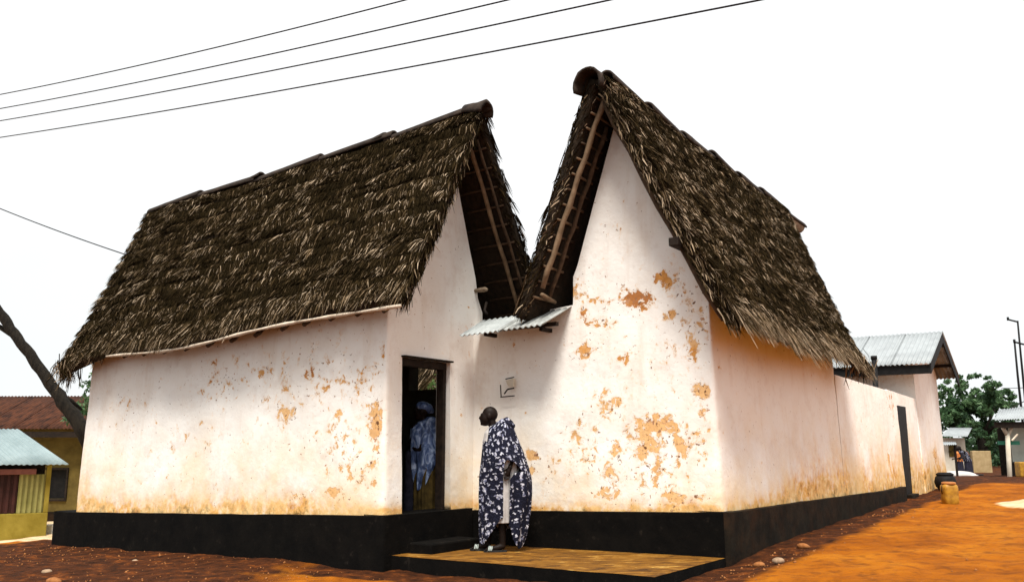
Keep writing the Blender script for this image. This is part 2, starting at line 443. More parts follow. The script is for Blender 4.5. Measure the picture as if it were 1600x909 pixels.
# ------------------------------------------------------------------ wall builder: a plan path with rounded corners, thick, lumpy, battered
def rounded_path(pts, r=.07, n=5):
    pts = [np.asarray(p, float)[:2] for p in pts]; outp = [pts[0]]
    for i in range(1, len(pts) - 1):
        a, b, c = pts[i-1], pts[i], pts[i+1]
        d1 = (a - b) / np.linalg.norm(a - b); d2 = (c - b) / np.linalg.norm(c - b)
        for k in range(n + 1):
            q = k / n; p0, p2 = b + d1 * r, b + d2 * r
            outp.append((1-q)**2 * p0 + 2*q*(1-q) * b + q*q * p2)
    outp.append(pts[-1]); return outp
def wall_mesh(path, segs, side, thick, step=.06, lump=.022, batter=.028, blobs=(), dirt=None, zref=None, frame=None):
    """path: plan polyline; segs: (d0, d1, zb(d), zt(d)); side=+1 when the outside is on the right of travel"""
    path = np.array(path); L = np.concatenate([[0], np.cumsum(np.linalg.norm(np.diff(path, axis=0), axis=1))])
    nr = np.stack([np.diff(path, axis=0)[:, 1], -np.diff(path, axis=0)[:, 0]], -1) * side
    nr /= np.linalg.norm(nr, axis=1)[:, None]
    vn = np.vstack([nr[:1], nr[:-1] + nr[1:], nr[-1:]]); vn /= np.linalg.norm(vn, axis=1)[:, None]
    Vs, Fs, base = [], [], 0
    AT = {'peel': [], 'hgt': [], 'dirt': []}
    for d0, d1, zb, zt in segs:
        ds = np.unique(np.concatenate([np.arange(d0, d1, step), [d1], [q for q in L if d0 < q < d1]]))
        m = len(ds)
        px = np.interp(ds, L, path[:, 0]); py = np.interp(ds, L, path[:, 1])
        nx = np.interp(ds, L, vn[:, 0]); ny = np.interp(ds, L, vn[:, 1]); q = np.hypot(nx, ny); nx /= q; ny /= q
        b = np.array([zb(d) for d in ds]); t = np.array([zt(d) for d in ds])
        nz = max(2, int((t - b).max() / step)); v = np.linspace(0, 1, nz + 1)
        Z = b[:, None] + (t - b)[:, None] * v[None]
        zr = np.array([zref(d) for d in ds])[:, None] if zref else b[:, None]
        H = Z - zr
        off = -batter * H + lump * 2 * (fbm(px[:, None] * 1.3, py[:, None] * 1.3, Z * 1.3, 4) - .5)
        O = np.stack([px[:, None] + nx[:, None] * off, py[:, None] + ny[:, None] * off, Z], -1)
        I = np.stack([px[:, None] - nx[:, None] * (thick + batter * H * .3), py[:, None] - ny[:, None] * (thick + batter * H * .3), Z], -1)
        n1 = m * (nz + 1); idx = np.arange(n1).reshape(m, nz + 1)
        fo = np.stack([idx[:-1, :-1], idx[1:, :-1], idx[1:, 1:], idx[:-1, 1:]], -1).reshape(-1, 4)
        fi = fo[:, ::-1] + n1
        if side < 0: fo, fi = fo[:, ::-1], fi[:, ::-1]
        ring = np.concatenate([idx[:, 0], idx[-1, 1:], idx[-2::-1, -1], idx[0, -2:0:-1]])
        r2 = np.roll(ring, -1)
        fr = np.stack([ring, ring + n1, r2 + n1, r2], -1)
        if side < 0: fr = fr[:, ::-1]
        k_ = len(ring); ki = np.arange(k_) + 2 * n1; kj = np.roll(ki, -1)      # the edges get their own vertices so they shade crisply
        fr = np.stack([ki, ki + k_, kj + k_, kj], -1)
        if side < 0: fr = fr[:, ::-1]
        Oi, Ii = O.reshape(-1, 3), I.reshape(-1, 3)
        Vs += [Oi, Ii, Oi[ring], Ii[ring]]
        Fs += [fo + base, fi + base, fr + base]; base += 2 * n1 + 2 * k_
        pl = np.zeros(O.shape[:2])
        if frame is not None:
            rel = O - frame[0]; a, c = rel @ frame[1], O[..., 2]
            onf = (np.abs(rel @ A3(-frame[1][1], frame[1][0], 0)) < .30) & (a > .095)
            for (ba, bc, bra, brc, st) in blobs:
                pl = np.maximum(pl, onf * min(st, .88) * np.exp(-(((a - ba) / bra) ** 2 + ((c - bc) / brc) ** 2)))
        H = np.maximum(H, 0)
        dr = dirt(O, H) if dirt else np.exp(-H / .22)
        for kk, arr in (('peel', pl), ('hgt', H), ('dirt', dr)):
            z_ = np.zeros(n1) if kk != 'hgt' else arr.ravel()
            AT[kk] += [arr.ravel(), z_, arr.ravel()[ring], z_[ring]]
    return np.vstack(Vs), np.vstack(Fs), {k: np.concatenate(v) for k, v in AT.items()}
def lin(*kv):
    xs, ys = [k for k, _ in kv], [v for _, v in kv]
    return lambda d: float(np.interp(d, xs, ys))
def blob(px, py, rx, ry, st, o, n, ax):            # where a flaked patch lies on a wall
    P = at_plane(px, py, o, n); k = np.linalg.norm(P - CAM) / F
    return (float(np.dot(P - o, ax)), float(P[2]), rx * k / max(.55, abs(np.dot(ax, A3(1, 0, 0)))), ry * k, st)

# ------------------------------------------------------------------ thatch builder
def slope_fn(r0, r1, e0, e1, sag=.05, er=None, rr=None):
    r0, r1, e0, e1 = [np.asarray(q, float) for q in (r0, r1, e0, e1)]
    def P(a, b):
        a = np.asarray(a, float)[..., None]; b = np.asarray(b, float)[..., None]
        R_ = r0 + (r1 - r0) * a; E_ = e0 + (e1 - e0) * a
        if rr is not None: R_ = R_ + np.stack([0*a[..., 0], 0*a[..., 0], rr(a[..., 0])], -1)
        if er is not None: E_ = E_ + np.stack([0*a[..., 0], 0*a[..., 0], er(a[..., 0])], -1)
        p = R_ + (E_ - R_) * b
        return p - A3(0, 0, 1) * (sag * 4 * b * (1 - b)) * .6
    return P
def frame_at(P, a, b, flip):
    h = 1e-3
    da = (P(a + h, b) - P(a - h, b)); db = (P(a, b + h) - P(a, b - h))
    da /= np.linalg.norm(da, axis=-1, keepdims=True); db /= np.linalg.norm(db, axis=-1, keepdims=True)
    n = np.cross(da, db) * flip; n /= np.linalg.norm(n, axis=-1, keepdims=True)
    return da, db, n
def blades(root, d, n, length, width, h0, h1, h2, twist):
    w = np.cross(n, d); w /= np.linalg.norm(w, axis=1, keepdims=True)
    w = w * np.cos(twist)[:, None] + n * np.sin(twist)[:, None]
    L, Wd = length[:, None], width[:, None] / 2
    a = root + n * h0[:, None]; b = root + d * L * .55 + n * h1[:, None]; c = root + d * L + n * h2[:, None]
    V = np.stack([a - w*Wd, a + w*Wd, b + w*Wd, b - w*Wd, c + w*Wd*.35, c - w*Wd*.35], 1)
    k = np.arange(len(root))[:, None] * 6
    FA = np.concatenate([k + [[0, 1, 2, 3]], k + [[3, 2, 4, 5]]], 0)
    return V.reshape(-1, 3), FA
def shade_pick(n, light):
    u = rng.random(n)
    s = .12 + .50 * rng.random(n)
    s = np.where(u < light, .74 + .26 * rng.random(n), s)
    return s
def thatch_side(parent, P, flip, wid, hgt, courses, density, light=.10, lean=0.0, eave_len=.34, eave_light=.14, blen=1.75, jag=.05, thick=.13, seed=0, jit=.07, wide=(.006, .010), lift=1.0, spread=.22):
    # the packed mass
    na, nb = int(wid / .12), int(hgt / .10)
    a = np.linspace(0, 1, na + 1); b = np.linspace(0, 1, nb + 1); A, B = np.meshgrid(a, b, indexing='ij')
    Pt = P(A, B); da, db, n = frame_at(P, A, B, flip)
    lump = (fbm(Pt[..., 0] * 2.5, Pt[..., 1] * 2.5, Pt[..., 2] * 2.5, 3) - .5) * .06
    T = Pt + n * lump[..., None]; U = Pt - n * thick
    ns = (na + 1) * (nb + 1); idx = np.arange(ns).reshape(na + 1, nb + 1)
    f1 = np.stack([idx[:-1, :-1], idx[1:, :-1], idx[1:, 1:], idx[:-1, 1:]], -1).reshape(-1, 4)
    ring = np.concatenate([idx[:, 0], idx[-1, 1:], idx[-2::-1, -1], idx[0, -2:0:-1]]); r2 = np.roll(ring, -1)
    fr = np.stack([ring, ring + ns, r2 + ns, r2], -1)
    mk('thatch_mass', np.vstack([T.reshape(-1, 3), U.reshape(-1, 3)]), np.vstack([f1, f1[:, ::-1] + ns, fr]), M['thatch_mass'], parent, True)
    sp = hgt / courses
    for k in range(courses + 1):
        last = k == courses
        n_ = int(wid * density * (1.3 if last else 1))
        aa = rng.random(n_) * 1.012 - .006
        bun = vnoise(aa * wid / .16, k * 7.3 + seed)                 # bundles of straw
        bun2 = vnoise(aa * wid / .55, k * 3.1 + seed)
        b0 = (k - .55) / courses + rng.normal(0, jit, n_) / courses + (vnoise(aa * wid / 1.1, k * 1.7 + seed + 50) - .5) * .5 / courses + (bun - .5) * .22 / courses
        ln = sp * blen * (.75 + .5 * rng.random(n_)) * (.85 + .35 * bun)
        if last:
            b0 = 1 - .07 * rng.random(n_) - (.20 / hgt); ln = eave_len * (.7 + .55 * rng.random(n_)) * (.75 + .55 * bun)
        b0 = np.clip(b0, 0, 1)
        root = P(aa, b0); da, db, n = frame_at(P, np.clip(aa, .002, .998), np.clip(b0, .002, .998), flip)
        ang = rng.normal(lean, spread, n_) + (bun - .5) * .55 + (bun2 - .5) * .2
        d = db * np.cos(ang)[:, None] + da * np.sin(ang)[:, None]
        lay = rng.random(n_)
        h0 = .002 + .012 * lay; h1 = .02 + .065 * lay * (.5 + bun); h2 = .018 + .095 * lay * (.4 + bun2) + rng.normal(0, .008, n_)
        h1 *= lift; h2 *= lift
        wd_ = wide[0] + wide[1] * rng.random(n_) ** 1.5
        sh = shade_pick(n_, eave_light if last else light * (.35 + 1.3 * bun2))
        sh = sh * (.86 + .2 * rng.random(n_) if last else .55 + .75 * vnoise(aa * wid / .3, k * 5.1 + seed + 9))
        stray = rng.random(n_) < .004 * lift
        h2 = np.where(stray, h2 + .05, h2)
        V, FA = blades(root, d, n, ln, wd_, h0, h1, h2, rng.normal(0, .55, n_))
        o = mk('eave_fringe' if last else 'thatch_course', V, FA, M['straw'], parent, False, {'shade': np.clip(np.repeat(sh, 6), 0, 1)})
def verge(parent, P, flip, a_edge, outdir, hgt, n_, light=.2, length=.26, hang=.35):
    b0 = rng.random(n_) ** .95 * .98
    aa = np.full(n_, a_edge)
    root = P(aa, b0); da, db, n = frame_at(P, np.clip(aa, .002, .998), np.clip(b0, .002, .998), flip)
    out_ = da * outdir
    ang = rng.normal(.16, .20, n_)
    d = db * np.cos(ang)[:, None] + out_ * np.sin(ang)[:, None]
    d = d + A3(0, 0, -1) * (hang * rng.random(n_))[:, None]; d /= np.linalg.norm(d, axis=1, keepdims=True)
    dep = rng.random(n_) * .17
    root = root - n * dep[:, None] - out_ * (rng.random(n_) * .05)[:, None]
    sh = shade_pick(n_, light)
    V, FA = blades(root, d, n, length * (.5 + .8 * rng.random(n_)), .007 + .012 * rng.random(n_), np.full(n_, .0), .02 + .03 * rng.random(n_), .0 + .06 * rng.random(n_), rng.normal(0, 1.0, n_))
    mk('verge_fringe', V, FA, M['straw'], parent, False, {'shade': np.clip(np.repeat(sh, 6), 0, 1)})['kind'] = 'stuff'
def hanging(parent, centre, spread, n_, length, light=.4):
    root = centre + rng.normal(0, 1, (n_, 3)) * spread
    d = A3(0, 0, -1) + rng.normal(0, .28, (n_, 3)); d /= np.linalg.norm(d, axis=1, keepdims=True)
    n = np.cross(d, rng.normal(0, 1, (n_, 3))); n /= np.linalg.norm(n, axis=1, keepdims=True)
    V, FA = blades(root, d, n, length * (.4 + .8 * rng.random(n_)), .008 + .012 * rng.random(n_), np.zeros(n_), rng.normal(0, .02, n_), rng.normal(0, .04, n_), rng.random(n_) * 3)
    mk('hanging_straw', V, FA, M['straw'], parent, False, {'shade': np.repeat(shade_pick(n_, light), 6)})['kind'] = 'stuff'
def ridge_cap(parent, p0, p1, r0, r1, arc=200, drop=.0, thick=.03):
    p0, p1 = np.asarray(p0, float), np.asarray(p1, float)
    d = (p1 - p0) / np.linalg.norm(p1 - p0); w = np.cross(d, A3(0, 0, 1)); w /= np.linalg.norm(w); u = np.cross(w, d)
    V = []; n, m = 12, 7
    for i in range(m):
        q = i / (m - 1); c = p0 + (p1 - p0) * q; r = r0 + (r1 - r0) * q
        for R_ in (r, r - thick):
            for k in range(n + 1):
                th = math.radians(90 - arc / 2 + arc * k / n); rr_ = R_ * (1 + .05 * (random.random() - .5))
                V.append(c + (w * math.cos(th) * .92 + u * math.sin(th)) * rr_)
    Fc = []; S = 2 * (n + 1)
    for i in range(m - 1):
        for k in range(n):
            a = i*S + k; Fc.append((a, a+1, a+S+1, a+S)); b = a + n + 1; Fc.append((b+S, b+S+1, b+1, b))
        for k, e in ((0, n + 1), (n, 2*n + 1)): Fc.append((i*S+k, i*S+e, i*S+S+e, i*S+S+k) if k else (i*S+S, i*S+S+e, i*S+e, i*S))
    for i in (0, m - 1):
        for k in range(n):
            f = (i*S+k, i*S+n+1+k, i*S+n+2+k, i*S+k+1); Fc.append(f if i == 0 else f[::-1])
    return mk('ridge_cap', V, Fc, M['ridge_tile'], parent, True)
def corr_sheet(name, p00, p10, p01, p11, waves, amp, mat, parent, nv=4, thick=.004, sag=0.0):
    """p00->p10 runs across the waves, p00->p01 runs along them"""
    p00, p10, p01, p11 = [np.asarray(q, float) for q in (p00, p10, p01, p11)]
    nu = waves * 8; n = np.cross(p10 - p00, p01 - p00); n /= np.linalg.norm(n)
    if n[2] < 0: n = -n
    V = []
    for j in range(nv + 1):
        v = j / nv
        for i in range(nu + 1):
            u = i / nu
            p = (p00*(1-u) + p10*u)*(1-v) + (p01*(1-u) + p11*u)*v
            V.append(p + n * (amp * math.cos(2*math.pi*waves*u) - sag*math.sin(math.pi*v)))
    top = len(V); V += [p - n * thick for p in V]
    W_ = nu + 1; Fc = []
    for j in range(nv):
        for i in range(nu):
            a = j*W_ + i; Fc.append((a, a+1, a+W_+1, a+W_)); Fc.append((a+top+W_, a+top+W_+1, a+top+1, a+top))
    for i in range(nu): Fc.append((i+top, i+1+top, i+1, i)); b = nv*W_+i; Fc.append((b, b+1, b+1+top, b+top))
    for j in range(nv): a = j*W_; Fc.append((a, a+W_, a+W_+top, a+top)); a += nu; Fc.append((a+top, a+W_+top, a+W_, a))
    return mk(name, V, Fc, mat, parent, True)

# ================================================================== LEFT HOUSE
LZ = lin((0, .61), (6.9, .37))                     # ledge height along the left facade (the street falls to the left)
left_house = thing('thatched_house', Lp(3.5, 0, -.05), 'left thatched whitewashed house with the open doorway and the long front wall', 'house')
Lpath = rounded_path([Lp(6.9, 2.3, 0), Lp(6.9, 0, 0), Lp(0, 0, 0), Lp(0, 2.06, 0)], .10, 5)
LL = np.concatenate([[0], np.cumsum(np.linalg.norm(np.diff(np.array(Lpath), axis=0), axis=1))])
d_left = LL[3]; d_cor = LL[9]; Dend = LL[-1]       # middle of each rounded corner
def L_t(d): return float(np.interp(d, [d_left, d_cor], [6.9, 0]))
def L_s(d): return float(np.interp(d, [d_cor, Dend], [0, 2.06]))
zbL = lambda d: LZ(L_t(d))
gab = lin((0, 3.25), (.0, 3.25), (1.25, 5.86), (1.44, 5.30), (1.91, 3.72), (1.94, 3.53), (2.06, 3.32))
def ztL(d):
    if d < d_left: return 3.05
    if d < d_cor - .12: return float(np.interp(L_t(d), [0, 6.9], [3.22, 2.98]))
    return gab(L_s(d))
dd0, dd1 = d_cor + .335, d_cor + 1.285
zdoor = 1.14 + 1.4
segsL = [(0, dd0, zbL, ztL), (dd0, dd1, lambda d: zdoor, ztL), (dd1, Dend, zbL, ztL)]
bl = lambda *q: blob(*q, LB, VV, UU)
blobsL = [(a_, c_, ra_, rc_, st_ - .17) for a_, c_, ra_, rc_, st_ in [bl(405, 580, 22, 14, .78), bl(440, 645, 20, 22, .72), bl(585, 655, 12, 45, 1.0), bl(583, 715, 9, 40, .8), bl(520, 770, 30, 10, .85), bl(470, 772, 30, 9, .8),
          bl(345, 595, 60, 40, .50), bl(470, 600, 90, 70, .52), bl(540, 690, 60, 60, .55), bl(550, 600, 60, 60, .5), bl(300, 700, 120, 60, .36), bl(555, 740, 40, 30, .6), bl(410, 625, 14, 10, .7),
          bl(475, 580, 26, 10, .62), bl(595, 560, 8, 35, .7), bl(200, 640, 50, 40, .4), bl(520, 660, 24, 40, .6)]]
def dirtL(O, H):
    t = (O - LB) @ UU
    n = fbm(O[..., 0] * 2.2, O[..., 1] * 2.2, O[..., 2] * 1.2, 4)
    h = .09 + .24 * n * sstep(.1, 1.2, t)
    edge = .55 * sstep(6.15, 6.85, t) * np.exp(-H / 1.1)
    return np.clip(np.exp(-(H / h) ** 1.4) * 1.0 + edge * n * 1.3, 0, 1)
V, FA, AT = wall_mesh(Lpath, segsL, +1, .28, blobs=blobsL, dirt=dirtL, zref=zbL, frame=(LB, UU))
mk('wall', V, FA, M['wall'], left_house, True, AT)
# rear wall with a high opening on to the court
hA, hB, hz0, hz1 = .80, 1.50, 2.26, 2.66
mb = MB()
def lbox(mb, t0, t1, s0, s1, z0, z1): return mb.box(Lp(t0, s0, z0), UU*(t1-t0), VV*(s1-s0), A3(0, 0, z1-z0))
lbox(mb, .31, hA, 2.08, 2.30, .30, 3.3); lbox(mb, hB, 6.58, 2.08, 2.30, .30, 3.3); lbox(mb, hA, hB, 2.08, 2.30, .30, hz0); lbox(mb, hA, hB, 2.08, 2.30, hz1, 3.3)
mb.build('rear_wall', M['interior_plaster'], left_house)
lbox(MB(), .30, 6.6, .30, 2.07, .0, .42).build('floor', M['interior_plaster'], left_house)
# black painted ledge the house stands on
def ledge(path, segs, side, parent, mat, lump=.02):
    V, FA, AT = wall_mesh(path, segs, side, .40, lump=lump, batter=.0, step=.10)
    return mk('ledge', V, FA, mat, parent, True)
Lpl = rounded_path([Lp(7.36, 2.4, 0), Lp(7.36, -.10, 0), Lp(-.10, -.10, 0), Lp(-.10, 1.62, 0)], .05, 3)
LLp = np.concatenate([[0], np.cumsum(np.linalg.norm(np.diff(np.array(Lpl), axis=0), axis=1))])
zl = lambda d: LZ(float(np.interp(d, [LLp[2], LLp[6]], [7.36, -.1]))) + .004 + .016 * (float(fbm(d * 2.3, 1.7)) - .5)
ledge(Lpl, [(0, LLp[-1], lambda d: -.6, zl)], +1, left_house, M['black_paint'])
# door frame, lintel, leaf standing open
mb = MB()
def dbox(mb, s0, s1, t0, t1, z0, z1): return mb.box(Lp(t0, s0, z0), UU*(t1-t0), VV*(s1-s0), A3(0, 0, z1-z0))
dbox(mb, .345, .405, .10, .22, .61, 2.50); dbox(mb, 1.215, 1.275, .10, .22, .61, 2.50); dbox(mb, .345, 1.275, .098, .222, 2.44, 2.53)
mb.build('door_frame', M['dark_wood'], left_house, bevel=.006)
dbox(MB(), .325, 1.30, -.012, .08, 2.535, 2.558).build('door_lintel', M['dark_wood'], left_house, bevel=.008)
lf = dbox(MB(), .345, .38, .29, 1.10, .62, 2.40).build('door', M['dark_wood'], left_house, bevel=.005)
for k in range(1, 5): dbox(MB(), .382, .396, .30, 1.08, .62 + .36 * k, .66 + .36 * k).build('batten', M['dark_wood'], lf)
# step below the door
MB().box(Lp(-.46, .36, -.1), UU*.36, VV*.95, A3(0, 0, .38)).build('doorstep', M['black_paint'], left_house, bevel=.02)

# roof
Lr0, Lr1 = Lp(-.43, 1.26, 6.04), Lp(7.45, 1.30, 5.86)
Le0, Le1 = Lp(-.47, -.28, 3.16), Lp(7.15, -.30, 2.84)
er = lambda a: -.16 * sstep(.80, 1.0, a) + .035 * np.sin(a * 9)
rr = lambda a: -.05 * np.sin(np.pi * a) + .02 * np.sin(a * 17)
PLf = slope_fn(Lr0, Lr1, Le0, Le1, .09, er, rr)
roofL = mk('roof', *[x for x in (MB().tube([Lr0 + A3(0,0,-.16) + UU*.15, (Lr0+Lr1)/2 + A3(0,0,-.21), Lr1 + A3(0,0,-.16) - UU*.1], .05, 8).v,)], [tuple(q) for q in MB().tube([Lr0, (Lr0+Lr1)/2, Lr1], .05, 8).f], M['old_bamboo'], left_house)
wL = 7.9; hL = float(np.linalg.norm(Lr0 - Le0))
thatch_side(roofL, PLf, +1 if np.cross(Lr1-Lr0, Le0-Lr0)[2] > 0 else -1, wL, hL, 19, 1000, .15, -.12, .30, .30, 1.22, seed=3, wide=(.005, .010), lift=.8)
Lb0, Lb1 = Lp(-.45, 3.02, 3.12), Lp(7.2, 3.05, 2.95)
PLb = slope_fn(Lr0 + VV*.10, Lr1 + VV*.10, Lb0, Lb1, .06, None, rr)
fb = +1 if np.cross(Lr1-Lr0, Lb0-Lr0)[2] > 0 else -1
thatch_side(roofL, PLb, fb, wL, 3.3, 15, 170, .12, 0, .20, .10, 1.2, seed=8, lift=.25, spread=.08)
fl = +1 if np.cross(Lr1-Lr0, Le0-Lr0)[2] > 0 else -1
verge(roofL, PLf, fl, 0.0, -1, hL, 1500, .22, .24)
verge(roofL, PLf, fl, 1.0, +1, hL, 1100, .16, .26, .5)
verge(roofL, PLb, fb, 0.0, -1, 3.3, 900, .06, .13, .10)
hanging(roofL, Lp(7.05, -.25, 2.78), A3(.10, .10, .06), 170, .34, .35)
hanging(roofL, Lp(6.35, -.28, 2.90), A3(.12, .10, .04), 60, .16, .5)
# bamboo under the verge and the eave
def under(P, flip, a, b, off):
    a_, b_ = np.array([a], float), np.array([b], float)
    _, _, n = frame_at(P, np.clip(a_, .002, .998), np.clip(b_, .002, .998), flip)
    return (P(a_, b_) - n * off)[0]
def pole(P, flip, a0, a1, b0, b1, off, r, mat, name, parent, n=9):
    pts = [under(P, flip, a0 + (a1-a0)*k/(n-1), b0 + (b1-b0)*k/(n-1), off + .012*math.sin(k*2.1)) for k in range(n)]
    rad = [r * (1.12 if k % 2 else .95) for k in range(n)]
    return MB().tube(pts, rad, 7).build(name, mat, parent, True)
pole(PLb, fb, .030, .036, .05, .97, .20, .030, M['bamboo'], 'rafter', roofL)
pole(PLb, fb, .013, .012, .10, .80, .19, .020, M['old_bamboo'], 'rafter', roofL)
for k in range(12):
    pole(PLb, fb, .003, .10, .06 + k*.082, .06 + k*.082, .145, .016, M['old_bamboo'], 'batten', roofL, 4)
for k in range(11):
    pole(PLf, fl, .003, .08, .08 + k*.082, .08 + k*.082, .145, .016, M['old_bamboo'], 'batten', roofL, 4)
pole(PLf, fl, .015, .015, .05, .98, .19, .026, M['old_bamboo'], 'rafter', roofL)
# split bamboo tied along the eave, stubs of the rafters beneath it
pts = [under(PLf, fl, q, 1.0 + .048, -.012 + .02*math.sin(q*13)) for q in np.linspace(-.01, .80, 26)]
MB().tube(pts, [.020 + .006*math.sin(i*1.7) for i in range(26)], 6).build('eave_pole', M['pale_batten'], roofL, True)
for q in (.055, .115, .178, .243, .30, .372, .44, .51, .58, .65, .72, .79):
    p = under(PLf, fl, q, .985, .20)
    MB().tube([p + VV*.5 + A3(0,0,.55), p + VV*.02, p - VV*.05 - A3(0,0,.05)], [.032, .034, .030], 7).build('rafter', M['old_bamboo'], roofL, True)
# ridge tiles
tpts = np.linspace(0, 1, 6)
for k in range(5):
    a0, a1 = tpts[k], tpts[k+1] + .02
    p0 = PLf(np.array([a0 - (.02 if k == 0 else 0)]), np.array([0.]))[0] + A3(0, 0, .015); p1 = PLf(np.array([min(a1, 1.0)]), np.array([0.]))[0] + A3(0, 0, -.015)
    ridge_cap(roofL, p0 - A3(0,0,.03), p1 - A3(0,0,.03), .120, .095, 180)
# lumps where two tiles ride over each other
for a in (.235, .60):
    p = PLf(np.array([a]), np.array([0.]))[0]
    ridge_cap(roofL, p - UU*.10 + A3(0,0,.01), p + UU*.34 + A3(0,0,-.03), .130, .10, 150)
p = Lr0 + A3(0, 0, .0)
ridge_cap(roofL, p - UU*.14 + A3(0, 0, -.085), p + UU*.22 + A3(0,0,-.01), .165, .125, 200)
# a knot of wood and a hooked pipe beside the shoulder of the gable
q = at_plane(750, 453, LB, UU); MB().tube([q + UU*.1, q - UU*.08, q - UU*.13 + A3(0,0,-.01)], [.028, .036, .022], 8, wob=.4).build('wood_stub', M['rotted_log'], left_house, True)
# roof of the loft keeps the room dark
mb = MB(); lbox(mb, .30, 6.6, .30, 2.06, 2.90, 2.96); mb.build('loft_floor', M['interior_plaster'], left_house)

# ================================================================== RIGHT HOUSE
right_house = thing('thatched_house', Rp(.9, 2.5, .2), 'right thatched whitewashed house with the tall flaking gable facing the street', 'house')
RZf = lin((0, .692), (3.6, .575))                  # ledge height along the gable wall
RZs = lin((0, .692), (7.9, .63), (14.4, .70))      # and along the side
Rpath = rounded_path([Rp(3.62, 0, 0), Rp(0, 0, 0), Rp(0, 5.25, 0)], .11, 6)
RL = np.concatenate([[0], np.cumsum(np.linalg.norm(np.diff(np.array(Rpath), axis=0), axis=1))])
d_rc = (RL[1] + RL[7]) / 2
def zbR(d): return RZf(max(0, d_rc - d)) if d < d_rc else RZs(d - d_rc)
gabR = lin((0, 3.50), (1.22, 5.92), (1.93, 3.63))
zlow = lin((1.96, 3.25), (3.62, 3.12))
def ztR(d):
    t = d_rc - d
    if t > 0: return gabR(t) if t <= 1.95 else zlow(t)
    return 3.30
dsp = d_rc - 1.945
segsR = [(0, dsp, zbR, lambda d: zlow(d_rc - d)), (dsp, RL[-1], zbR, ztR)]
br = lambda *q: blob(*q, RB, VV, UU)
blobsR = [(a_, c_, ra_, rc_, st_ - .07) for a_, c_, ra_, rc_, st_ in [br(985, 468, 34, 17, 1.05), br(1025, 433, 12, 14, 1.0), br(968, 450, 9, 14, .9), br(1042, 492, 12, 15, .85), br(1080, 545, 10, 20, .75), br(950, 353, 16, 12, .62), br(910, 550, 12, 22, .8), br(905, 490, 12, 26, .6),
          br(1022, 662, 34, 20, 1.0), br(1000, 690, 34, 40, .72), br(1060, 690, 34, 42, .72), br(950, 630, 36, 34, .62), br(1095, 615, 16, 22, .85), br(1100, 640, 12, 30, .7), br(960, 705, 10, 22, .75), br(832, 712, 16, 10, .92), br(828, 735, 10, 10, .7),
          br(1085, 500, 26, 60, .55), br(900, 450, 24, 26, .58), br(1035, 560, 60, 50, .42), br(930, 500, 30, 50, .5), br(1000, 745, 80, 34, .50), br(905, 700, 40, 60, .5), br(860, 740, 30, 40, .45), br(945, 770, 40, 16, .6), br(1060, 780, 50, 16, .62), br(1015, 730, 20, 26, .65),
          br(1050, 440, 30, 30, .5), br(985, 560, 36, 40, .42), br(820, 790, 30, 8, .6)]]
def dirtR(O, H):
    rel = O - RB; t, s = rel @ UU, rel @ VV
    n = fbm(O[..., 0] * 1.6 + 5, O[..., 1] * 1.6, O[..., 2] * .8, 4)
    h = .06 + .10 * n + (.02 + .52 * n) * sstep(.5, 4.5, s)
    return np.clip(np.exp(-(H / h) ** 1.3) * (.95 + .1 * sstep(0, 3, s)), 0, 1)
V, FA, AT = wall_mesh(Rpath, segsR, +1, .28, blobs=blobsR, dirt=dirtR, zref=zbR, frame=(RB, UU), batter=.036)
mk('wall', V, FA, M['wall'], right_house, True, AT)
mb = MB()
mb.box(Rp(1.93, .29, .3), UU*-.25, VV*4.9, A3(0, 0, 3.0)); mb.box(Rp(1.93, 5.24, .3), UU*-1.68, VV*-.25, A3(0, 0, 2.9))
mb.build('rear_wall', M['interior_plaster'], right_house)
Rpl = rounded_path([Rp(3.50, -.10, 0), Rp(-.10, -.10, 0), Rp(-.10, 9.4, 0)], .05, 3)
RLp = np.concatenate([[0], np.cumsum(np.linalg.norm(np.diff(np.array(Rpl), axis=0), axis=1))])
dcp = RLp[2]
zr = lambda d: (RZf(max(0, dcp - d)) if d < dcp else RZs(d - dcp)) + .004 + .016 * (float(fbm(d * 2.3, 5.1)) - .5)
ledge(Rpl, [(0, dcp - .02, lambda d: -.3, zr)], +1, right_house, M['black_paint'])
ledge(Rpl, [(dcp - .02, RLp[-1], lambda d: -.3, zr)], +1, right_house, M['worn_black_paint'], .035)
# crumbling scraps of plaster lying on the ledge
# roof
Rr0, Rr1 = Rp(1.20, -.36, 6.10), Rp(1.27, 7.0, 6.05)
Re0, Re1 = Rp(-.42, -.33, 2.82), Rp(-.38, 5.30, 2.86)
rrr = lambda a: -.05 * np.sin(np.pi * a) + .03 * np.sin(a * 15)
err = lambda a: .04 * np.sin(a * 11) - .06 * sstep(.85, 1, a)
PRr = slope_fn(Rr0, Rr1, Re0, Re1, .10, err, rrr)
fr_ = +1 if np.cross(Rr1-Rr0, Re0-Rr0)[2] > 0 else -1
tb = MB().tube([Rr0 + A3(0,0,-.18) + VV*.12, (Rr0+Rr1)/2 + A3(0,0,-.22), Rr1 + A3(0,0,-.18)], .05, 8)
roofR = mk('roof', tb.v, tb.f, M['old_bamboo'], right_house)
hR = float(np.linalg.norm(Rr0 - Re0)); wR = 6.5
thatch_side(roofR, PRr, fr_, wR, hR, 26, 900, .22, .04, .48, .72, 1.25, seed=21, jit=.17, lift=.65, wide=(.005, .009))
Rl0, Rl1 = Rp(2.52, -.44, 3.07), Rp(2.5, 5.4, 2.95)
PRl = slope_fn(Rr0 + UU*.20, Rr1 + UU*.20, Rl0, Rl1, -.03, None, rrr)
frl = +1 if np.cross(Rr1-Rr0, Rl0-Rr0)[2] > 0 else -1
hRl = float(np.linalg.norm(Rr0 - Rl0))
thatch_side(roofR, PRl, frl, wR, hRl, 14, 170, .14, 0, .24, .15, 1.2, seed=31, lift=.25, spread=.08)
